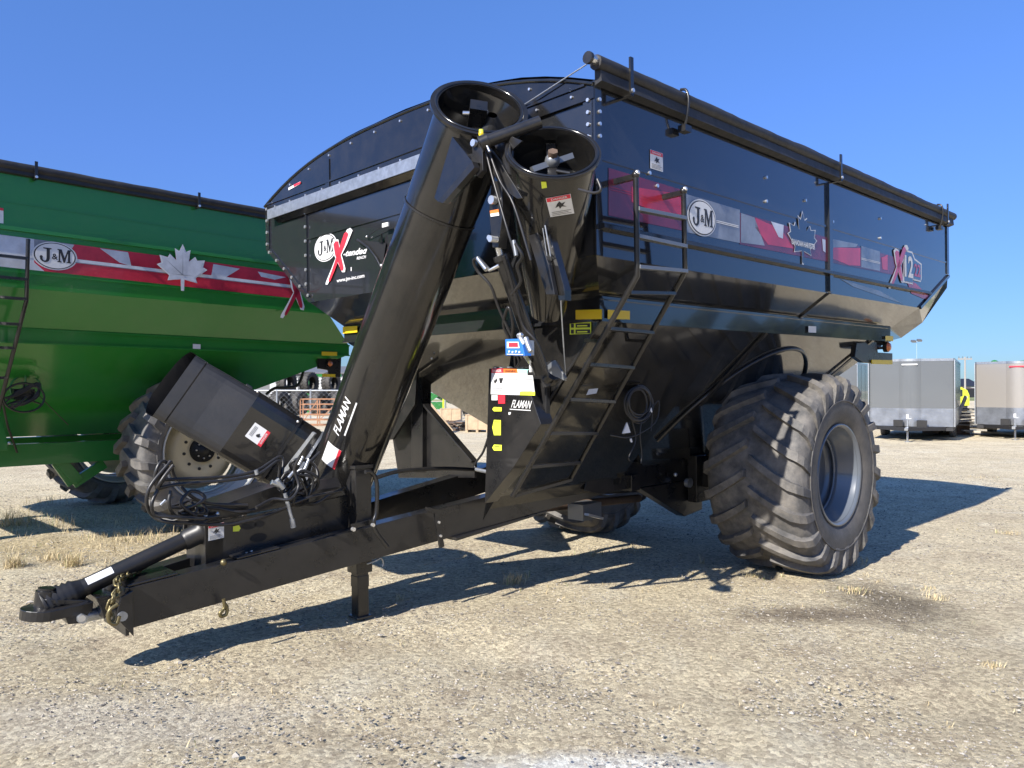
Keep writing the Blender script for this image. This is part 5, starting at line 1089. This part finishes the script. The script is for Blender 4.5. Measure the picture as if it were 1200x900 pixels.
# ------------------------------------------------------------------ enclosed trailers
def cargo_trailer(label, px, d, wid, hgt, yaw, skin, mark, markm, lenb=6.0, group='enclosed cargo trailers parked in a row'):
    c = gnd(px, d); M = Matrix.Translation(c) @ Matrix.Rotation(-yaw, 4, 'Z')        # local +y to the rear, x across
    t = thing('cargo_trailer', label, 'trailer', M, group); h = wid / 2; z0, zd = .48, .48 + .62
    nose = [(-h, .75), (-h + .06, .62), (-.42, .12), (-.2, .03), (0, .0), (.2, .03), (.42, .12), (h - .06, .62), (h, .75)]
    nose = [(-h, .42), (-h + .05, .36), (-.34, .10), (-.26, .055), (-.16, .022), (-.06, .003), (.06, .003), (.16, .022), (.26, .055), (.34, .10), (h - .05, .36), (h, .42)]
    b = MB(); n = len(nose)
    ring = nose + [(h, lenb), (-h, lenb)]
    def band(za, zb, m, off=0.):
        vs_ = [(x * (1 + off), y - off, za) for x, y in ring] + [(x * (1 + off), y - off, zb) for x, y in ring]; k = len(ring)
        b.mt(m).add(vs_, [(i, (i + 1) % k, k + (i + 1) % k, k + i) for i in list(range(0, 2)) + list(range(9, k))], False); b.add(vs_, [(i, i + 1, k + i + 1, k + i) for i in range(2, 9)], True)
    band(zd, hgt - .08, skin); b.mt(skin).poly([(x, y, hgt) for x, y in ring]); band(z0, zd, DIAM, .004); band(hgt - .085, hgt, GALV, .006)
    b.mt(DIAM).poly([(x, y, z0) for x, y in ring][::-1])
    b.mt(GALV).bb(h - .01, h + .015, .28, .36, z0, hgt - .05); b.bb(-h - .015, -h + .01, .28, .36, z0, hgt - .05)
    for k in range(1, 7): b.mt(skin).bb(h + .001, h + .006, .3 + k * .85, .32 + k * .85, zd, hgt - .1)
    b.mt(MATB).bb(-.10, .10, -.01, .05, hgt + .0, hgt + .06) if False else None
    b.mt(markm).bb(-.24, .24, -.014, -.006, hgt - .22, hgt - .175)
    b.build('body', t)
    f = MB(); f.mt(INK).bb(-h + .05, h - .05, .35, lenb, z0 - .14, z0 - .01); f.bar((-h + .3, .3, z0 - .06), (0, -1.1, z0 - .06), .08, .12); f.bar((h - .3, .3, z0 - .06), (0, -1.1, z0 - .06), .08, .12); f.build('frame', t)
    j = MB(); j.mt(GALV).tube([(0, -.85, .05), (0, -.85, z0 + .32)], .032, 10); j.disc((0, -.85, 0.0), (0, 0, 1), .09, .02, 12); j.tube([(0, -.85, z0 + .28), (.14, -.85, z0 + .3), (.14, -.85, z0 + .38)], .012, 6); j.bar((0, -.95, z0 - .02), (0, -1.35, z0 - .05), .10, .07); j.mt(WHT).box((0, -.84, z0 + .36), (.07, .07, .14)); j.build('tongue_jack', t); j = MB(); j.mt(MATB).box((-.33, -.25, z0 + .12), (.28, .3, .22)); j.build('battery_box', t); j = MB(); j.mt(MATB).box((.38, -.2, z0 + .1), (.3, .25, .25)); j.build('tool_box', t)
    for s in (-1, 1):
        for y in (3.2, 4.1):
            w_ = MB(); w_.mt(RUB).lathe([(.20, -.1), (.33, -.1), (.35, -.06), (.35, .06), (.33, .1), (.20, .1)], (0, 0, 0), (1, 0, 0), 24); w_.mt(GALV).lathe([(.001, .06), (.2, .08), (.2, -.08), (.001, -.06)], (0, 0, 0), (1, 0, 0), 20); o = w_.build('wheel', t); o.location = (s * (h - .18), y, .34)
    return t
cargo_trailer('charcoal grey enclosed cargo trailer with galvanised lower front, nearest right of the big tyre', 1066, 26.3, 2.65, 2.80, R(32), GALU, '', WHT)
cargo_trailer('tan grey enclosed trailer with small red mark, cut off by the right edge', 1192, 27.2, 2.65, 2.76, R(38), GALT, '', RED)
cargo_trailer('dark grey enclosed trailer half hidden between the big tyre and the charcoal trailer', 968, 36.0, 2.6, 3.0, R(36), GALU, '', WHD)
# ------------------------------------------------------------------ yard behind
def chainlink():
    m = bpy.data.materials.new('chain_link'); m.use_nodes = True; return m
def fence(label, pA_, pB_, hgt, n):
    f = thing('chain_link_fence', label, 'fence', Matrix.Translation(pA_)); D = pB_ - pA_
    r_ = MB(); r_.mt(GALV).tube([(0, 0, hgt), (D.x, D.y, hgt)], .045, 6); r_.tube([(0, 0, .08), (D.x, D.y, .08)], .02, 6); r_.build('top_rail', f)
    for i in range(n + 1): p = MB(); p.mt(GALV).tube([(0, 0, 0), (0, 0, hgt + .08)], .05, 8); o = p.build('post', f); o.location = D * i / n
    w_ = MB(); w_.mt(GALV); L = D.length; s = .30; dn_ = D.normalized(); k = -hgt
    while k < L:
        for sg_ in (1, -1):
            a = max(0, k); b = min(L, k + hgt); 
            if b > a:
                za, zb = (a - k), (b - k)
                if sg_ < 0: za, zb = hgt - za, hgt - zb
                w_.bar(dn_ * a + Vector((0, 0, za)), dn_ * b + Vector((0, 0, zb)), .0045, .0045)
        k += s
    w_.build('wire_mesh', f); return f
fence('galvanised chain link fence behind the carts, seen under the black cart', gnd(285, 46), gnd(640, 46), 1.72, 9)
YRUB = mat('yard_tyre_rubber', (.035, .034, .033), .7, var=.3, vscale=4, dust=.2)
def tractor_tyre(label, px, d, z, r, wd, yaw, tilt=0., lying=False):
    mb = MB(); mb.mt(YRUB); h = wd / 2
    mb.lathe([(r * .55, -h * .8), (r * .75, -h), (r * .92, -h * .95), (r * .96, -h * .6), (r * .96, h * .6), (r * .92, h * .95), (r * .75, h), (r * .55, h * .8)], (0, 0, 0), (0, 1, 0), 32)
    for k in range(22):
        for s in (-1, 1):
            a = 2 * math.pi * (k + (.5 if s > 0 else 0)) / 22; b = a + .2
            mb.bar((r * .97 * math.cos(a), 0, r * .97 * math.sin(a)), (r * .95 * math.cos(b), s * h, r * .95 * math.sin(b)), .07, .07, up=(math.cos(a), 0, math.sin(a)))
    o = mb.build('tractor_tyre'); p = gnd(px, d); o.location = (p.x, p.y, z); o.rotation_euler = (R(90) if lying else tilt, 0, yaw); return tag(o, label, 'tyre', 'loose tractor tyres behind the fence')
tt = [(328, 53, .85, 'big dark tractor tyre standing behind the fence, leftmost of the row'), (350, 54, .85, 'big dark tractor tyre standing second from left behind the fence'), (374, 53, .9, 'big dark tractor tyre standing behind the fence above the orange frames'), (396, 54, .85, 'dark tractor tyre behind the fence next to the black auger tube')]
for px, d, r, lb in tt: tractor_tyre(lb, px, d, r, r, .75, R(72))
for px, d, r, lb in [(336, 56, .8, 'dark tractor tyre stacked on top at the left behind the fence'), (362, 57, .8, 'dark tractor tyre stacked on top in the middle behind the fence'), (388, 57, .8, 'dark tractor tyre stacked on top at the right behind the fence')]: tractor_tyre(lb, px, d, 2.3, r, .75, R(68))
for px, lb in ((552, 'dark tyre behind the fence above the plywood crate'), (568, 'dark tyre behind the fence at the edge of the front box')): tractor_tyre(lb, px, 50, .8, .8, .7, R(65))
def rack(label, px, d, wd, hgt):
    t = MB(); t.mt(ORST); h = wd / 2
    for z in [hgt * k / 5 for k in range(6)]:
        for y in (0, 1.0): t.bar((-h, y, z + .05), (h, y, z + .05), .06, .05)
    for x in (-h, -h * .33, h * .33, h):
        for y in (0, 1.0): t.bar((x, y, 0), (x, y, hgt), .05, .05, up=(1, 0, 0))
    t.bar((-h, 0, 0), (-h * .33, 0, hgt), .04, .04, up=(0, 1, 0)); t.bar((h * .33, 0, hgt), (h, 0, 0), .04, .04, up=(0, 1, 0)); t.bar((-h * .33, 0, .2), (h * .33, 0, hgt * .8), .04, .04, up=(0, 1, 0))
    o = t.build('steel_rack'); o.location = gnd(px, d); o.rotation_euler = (0, 0, R(8)); return tag(o, label, 'rack')
rack('stack of orange steel frames in front of the fence, left of the black auger tube', 382, 37, 2.4, 1.25)
def crate(label, px, d, w_, dp, h_, z=0., yaw=0.):
    m = MB(); m.mt(WOOD).bb(-w_ / 2, w_ / 2, 0, dp, .1, h_); m.bb(-w_ / 2 - .01, w_ / 2 + .01, -.02, dp + .02, h_, h_ + .03)
    for x in (-w_ / 2 + .06, 0, w_ / 2 - .06): m.bb(x - .05, x + .05, 0, dp, 0, .1); m.bb(x - .04, x + .04, -.018, 0, .1, h_)
    o = m.build('wooden_crate', None, .008); p = gnd(px, d); o.location = (p.x, p.y, z); o.rotation_euler = (0, 0, yaw); return tag(o, label, 'crate')
crate('pale plywood crate on the gravel beside the black front box', 559, 31.5, .98, .9, .70, yaw=R(-6)); crate('low plywood crate against the fence, behind the scrap pile', 528, 40, 1.1, .8, .75)
sc_ = MB(); rnd = random.Random(5)
for i in range(60):
    x = rnd.uniform(-.9, 1.0); y = rnd.uniform(0, .9); z = rnd.uniform(0, .35); a = rnd.uniform(-.5, .5); L = rnd.uniform(.2, .8); sc_.mt(rnd.choice((RUST, INK, RUST, GRAY))).bar((x - L / 2, y, z + .05), (x + L / 2, y + rnd.uniform(-.3, .3), z + .05 + L * math.sin(a) * .4), rnd.uniform(.03, .12), rnd.uniform(.03, .1))
o = sc_.build('scrap_pile'); o.location = gnd(534, 32.5); tag(o, 'low heap of dark rusty machine scrap left of the plywood crate', 'scrap')
pl = MB(); pl.mt(WOOD)
for k in range(3): pl.bar((-.9 + .12 * k, .1 * k, 1.35), (.15 + .12 * k, .1 * k, .05), .14, .04, up=(0, 1, 0))
o = pl.build('leaning_boards'); o.location = gnd(518, 31); tag(o, 'pale wooden boards leaning beside the scrap heap', 'boards')
gmx = thing('farm_machine', 'green and yellow farm implement behind the fence, seen under the hopper', 'implement', Matrix.Translation(gnd(508, 52)))
q_ = MB(); q_.mt(GRNF).bar((-1.0, 0, .6), (1.1, 0, 2.1), .3, .35); q_.bar((-1.2, .3, 1.9), (1.2, .3, .9), .25, .2); q_.box((0, .4, .7), (1.6, 1, .5)); q_.build('frame', gmx); q_ = MB(); q_.mt(YELP).box((.75, -.2, 1.1), (.25, .1, 1.2)); q_.build('panel', gmx)
q_ = MB(); q_.mt(RUB).tube([(-.7, -.3, .45), (-.7, .0, .45)], .45, 20); q_.build('tyre', gmx)
o = thing('farm_machine', 'green implement frame standing among the tyres behind the fence at left', 'implement', Matrix.Translation(gnd(385, 60)))
q_ = MB(); q_.mt(GRNF).bar((-1.8, 0, 2.9), (1.0, 0, 2.9), .2, .2); q_.bar((.7, 0, 0), (.7, 0, 2.9), .25, .25, up=(1, 0, 0)); q_.bar((-1.6, 0, 0), (-1.6, 0, 2.9), .2, .2, up=(1, 0, 0)); q_.build('frame', o)
def shed(label, x0, x1, d, h_, wallm, roofm, rz=1.2, door=True):
    c = gnd((x0 + x1) / 2, d); w_ = (x1 - x0) / 900 * d; t = thing('farm_building', label, 'building', Matrix.Translation(c)); b = MB(); b.mt(wallm).bb(-w_ / 2, w_ / 2, 0, 18, 0, h_)
    b.build('wall', t); r_ = MB(); r_.mt(roofm).prism([(-w_ / 2 - .4, -.4, h_), (-w_ / 2 - .4, 9, h_ + rz), (-w_ / 2 - .4, 18.4, h_), (-w_ / 2 - .4, 18.4, h_ - .15), (-w_ / 2 - .4, -.4, h_ - .15)], (w_ + .8, 0, 0)); r_.build('roof', t)
    if door:
        for k in range(int(max(1, w_ // 7))): dd_ = MB(); dd_.mt(BLDW if wallm is not BLDW else BLDG).bb(-2, 2, -.06, -.0, 0, min(h_ - .5, 3.6)); o2 = dd_.build('door', t); o2.location = (-w_ / 2 + 4 + k * 7, -.02, 0)
    return t
shed('long low grey shed with white doors behind the tyre stacks', 300, 420, 110, 4.3, BLDG, BLDG)
shed('pale low building far behind the fence, seen under the black cart', 480, 600, 150, 3.4, BLDG, BLDW, .6)
shed('small dark roofed building on the horizon between the two right trailers', 1128, 1150, 300, 3.6, BLDW, INK, 3.0, False)
shed('small white farm building on the far horizon, right of the utility pole', 1141, 1148, 260, 2.2, BLDW, RUST, 1.0, False)
tr = MB(); rnd = random.Random(9); tr.mt(TREE)
for i in range(900):
    px = rnd.uniform(-250, 1500); d = rnd.uniform(420, 560); p = gnd(px, d); s = rnd.uniform(1.6, 4.2) * (1 + .6 * noise.noise((px * .02, 0, 0)))
    z = s * .5; pts = [(s * rnd.uniform(.7, 1.3), 0, 0), (-s * rnd.uniform(.7, 1.3), 0, 0), (0, s, 0), (0, -s, 0), (rnd.uniform(-.5, .5) * s, 0, s * rnd.uniform(.5, .9)), (0, 0, -s)]
    tr.add([(p.x + a, p.y + b, z + c) for a, b, c in pts], [(0, 2, 4), (2, 1, 4), (1, 3, 4), (3, 0, 4), (2, 0, 5), (1, 2, 5), (3, 1, 5), (0, 3, 5)])
kind(tr.build('far_trees'), 'stuff')
fd = MB(); fd.mt(mat('far_field', (.20, .22, .08), .9, var=.3, vscale=.05)).bb(-900, 1200, 130, 420, -.2, .03); kind(fd.build('field'), 'structure')
sb = MB(); sb.mt(TREE); rnd = random.Random(21)  # added tree band, out of view, dims horizon sky reflected in the black paint
for i in range(1500):
    a = rnd.uniform(R(100), R(440)); a = math.pi * .5 + rnd.uniform(R(62), R(298)); d = rnd.uniform(85, 100); h = rnd.uniform(2.5, 9.5) * (1 + .25 * noise.noise((a * 8, 0, 0))); s_ = rnd.uniform(.8, 1.9)
    x, y = d * math.cos(a), d * math.sin(a); sb.add([(x + s_ * rnd.uniform(.7, 1.3), y, h), (x - s_, y + rnd.uniform(-.4, .4), h), (x, y + s_, h + .3), (x, y - s_, h - .2), (x, y, h + s_), (x + .2, y, h - s_ * 1.4)], [(0, 2, 4), (2, 1, 4), (1, 3, 4), (3, 0, 4), (2, 0, 5), (1, 2, 5), (3, 1, 5), (0, 3, 5)])
kind(sb.build('added_tree_screen'), 'stuff')
# utility pole
up_ = thing('utility_pole', 'wooden utility pole with one crossarm between the two right trailers', 'pole', Matrix.Translation(gnd(1131, 95)))
q_ = MB(); q_.mt(POLEW).tube([(0, 0, 0), (0, 0, 5.9)], [.13, .09], 10); q_.build('post', up_); q_ = MB(); q_.mt(POLEW).bb(-.85, .85, -.08, .08, 5.55, 5.72); [q_.mt(GRAY).tube([(x, 0, 5.7), (x, 0, 5.95)], .05, 6) for x in (-.75, -.3, .3, .75)]; q_.build('crossarm', up_)
lm = thing('light_mast', 'thin yard light mast with two small floodlights, rising behind the charcoal trailer', 'light mast', Matrix.Translation(gnd(1074.5, 120)))
q_ = MB(); q_.mt(mat('pale_mast', (.45, .52, .60), .5)).tube([(0, 0, 0), (0, 0, 9.4)], [.03, .02], 8); q_.tube([(-.5, 0, 9.4), (.45, 0, 9.4)], .035, 6); q_.build('pole', lm)
for x, z in ((-.5, 9.45), (.42, 9.6)): q_ = MB(); q_.mt(GRAY).box((x, 0, z), (.65, .5, .28), Matrix.Rotation(R(25), 3, 'X')); q_.build('floodlight', lm)
# yellow vehicle, board pile, boom
yv = thing('yellow_truck', 'bright yellow truck cab peeking out right of the charcoal trailer', 'truck', Matrix.Translation(gnd(1118, 62)) @ Matrix.Rotation(R(-20), 4, 'Z'))
q_ = MB(); q_.mt(YELP).prism([(-1.1, 0, .5), (1.1, 0, .5), (1.1, 0, 1.35), (.95, 0, 1.75), (.55, 0, 2.0), (-1.1, 0, 2.0)], (0, 4.5, 0)); q_.build('body', yv, .05); q_ = MB(); q_.mt(GLASS).bb(-.9, .6, -.02, 0, 1.25, 1.8); q_.build('windscreen', yv)
for x in (-.85, .85): q_ = MB(); q_.mt(RUB).tube([(x - .15, .7, .42), (x + .15, .7, .42)], .42, 20); q_.build('wheel', yv)
y2 = thing('yellow_truck', 'sliver of a bright yellow machine left of the charcoal trailer', 'truck', Matrix.Translation(gnd(1019, 60))); q_ = MB(); q_.mt(YELP).prism([(-.7, 0, .5), (.4, 0, .5), (.4, 0, 1.9), (0, 0, 2.2), (-.7, 0, 2.2)], (0, 2, 0)); q_.build('body', y2, .05); q_ = MB(); q_.mt(RUB).tube([(-.3, -.1, .4), (-.3, .3, .4)], .4, 16); q_.build('wheel', y2)
bp_ = MB(); rnd = random.Random(2)
for i in range(16):
    x = rnd.uniform(-.6, .7); bp_.mt(rnd.choice((WTARP, WTARP, GRAY))).bar((x - .9, rnd.uniform(0, 1), .12 + .06 * i), (x + .9, rnd.uniform(0, 1), .10 + .06 * i + rnd.uniform(-.12, .12)), .5, .05)
bp_.mt(WTARP).bar((-.9, 0, .2), (-.3, .1, 1.5), .12, .05, up=(0, 1, 0)); bp_.bar((-1.2, 0, .1), (-.8, .1, 1.2), .10, .05, up=(0, 1, 0)); bp_.mt(RUST).bb(-1.3, -.1, .2, 1.4, 0, .5)
o = bp_.build('board_pile'); o.location = gnd(1143, 29.5); tag(o, 'weathered heap of pale boards between the two right trailers', 'boards')
gb_ = thing('auger_boom', 'green auger boom with a dark round end rising behind the tan trailer', 'auger', Matrix.Translation(gnd(1187, 42)))
q_ = MB(); q_.mt(GRNF).bar((-.9, 0, 3.15), (1.6, 0, 3.35), .22, .2); q_.bar((.2, 0, 0), (.2, 0, 3.2), .15, .15, up=(1, 0, 0)); q_.build('boom', gb_); q_ = MB(); q_.mt(GRNF).ball((-1.0, 0, 3.15), .24, 12); q_.build('boom_end', gb_)
# parked machines low on the far right horizon
for (px, d, w_, h_, m_, lb) in ((1160, 140, 2.6, 1.4, WHT, 'tiny white vehicle on the horizon left of the tan trailer'), (1140, 150, 4.5, 2.1, INK, 'tiny dark implement on the horizon beside the utility pole')):
    t = thing('parked_vehicle', lb, 'vehicle', Matrix.Translation(gnd(px, d))); q_ = MB(); q_.mt(m_).prism([(-w_ / 2, 0, .4), (w_ / 2, 0, .4), (w_ / 2, 0, h_ * .6), (w_ * .3, 0, h_), (-w_ * .3, 0, h_), (-w_ / 2, 0, h_ * .6)], (0, 2, 0)); q_.build('body', t, .05)
    for s in (-1, 1): q_ = MB(); q_.mt(RUB).tube([(s * w_ * .3, -.1, .35), (s * w_ * .3, .2, .35)], .35, 14); q_.build('wheel', t)
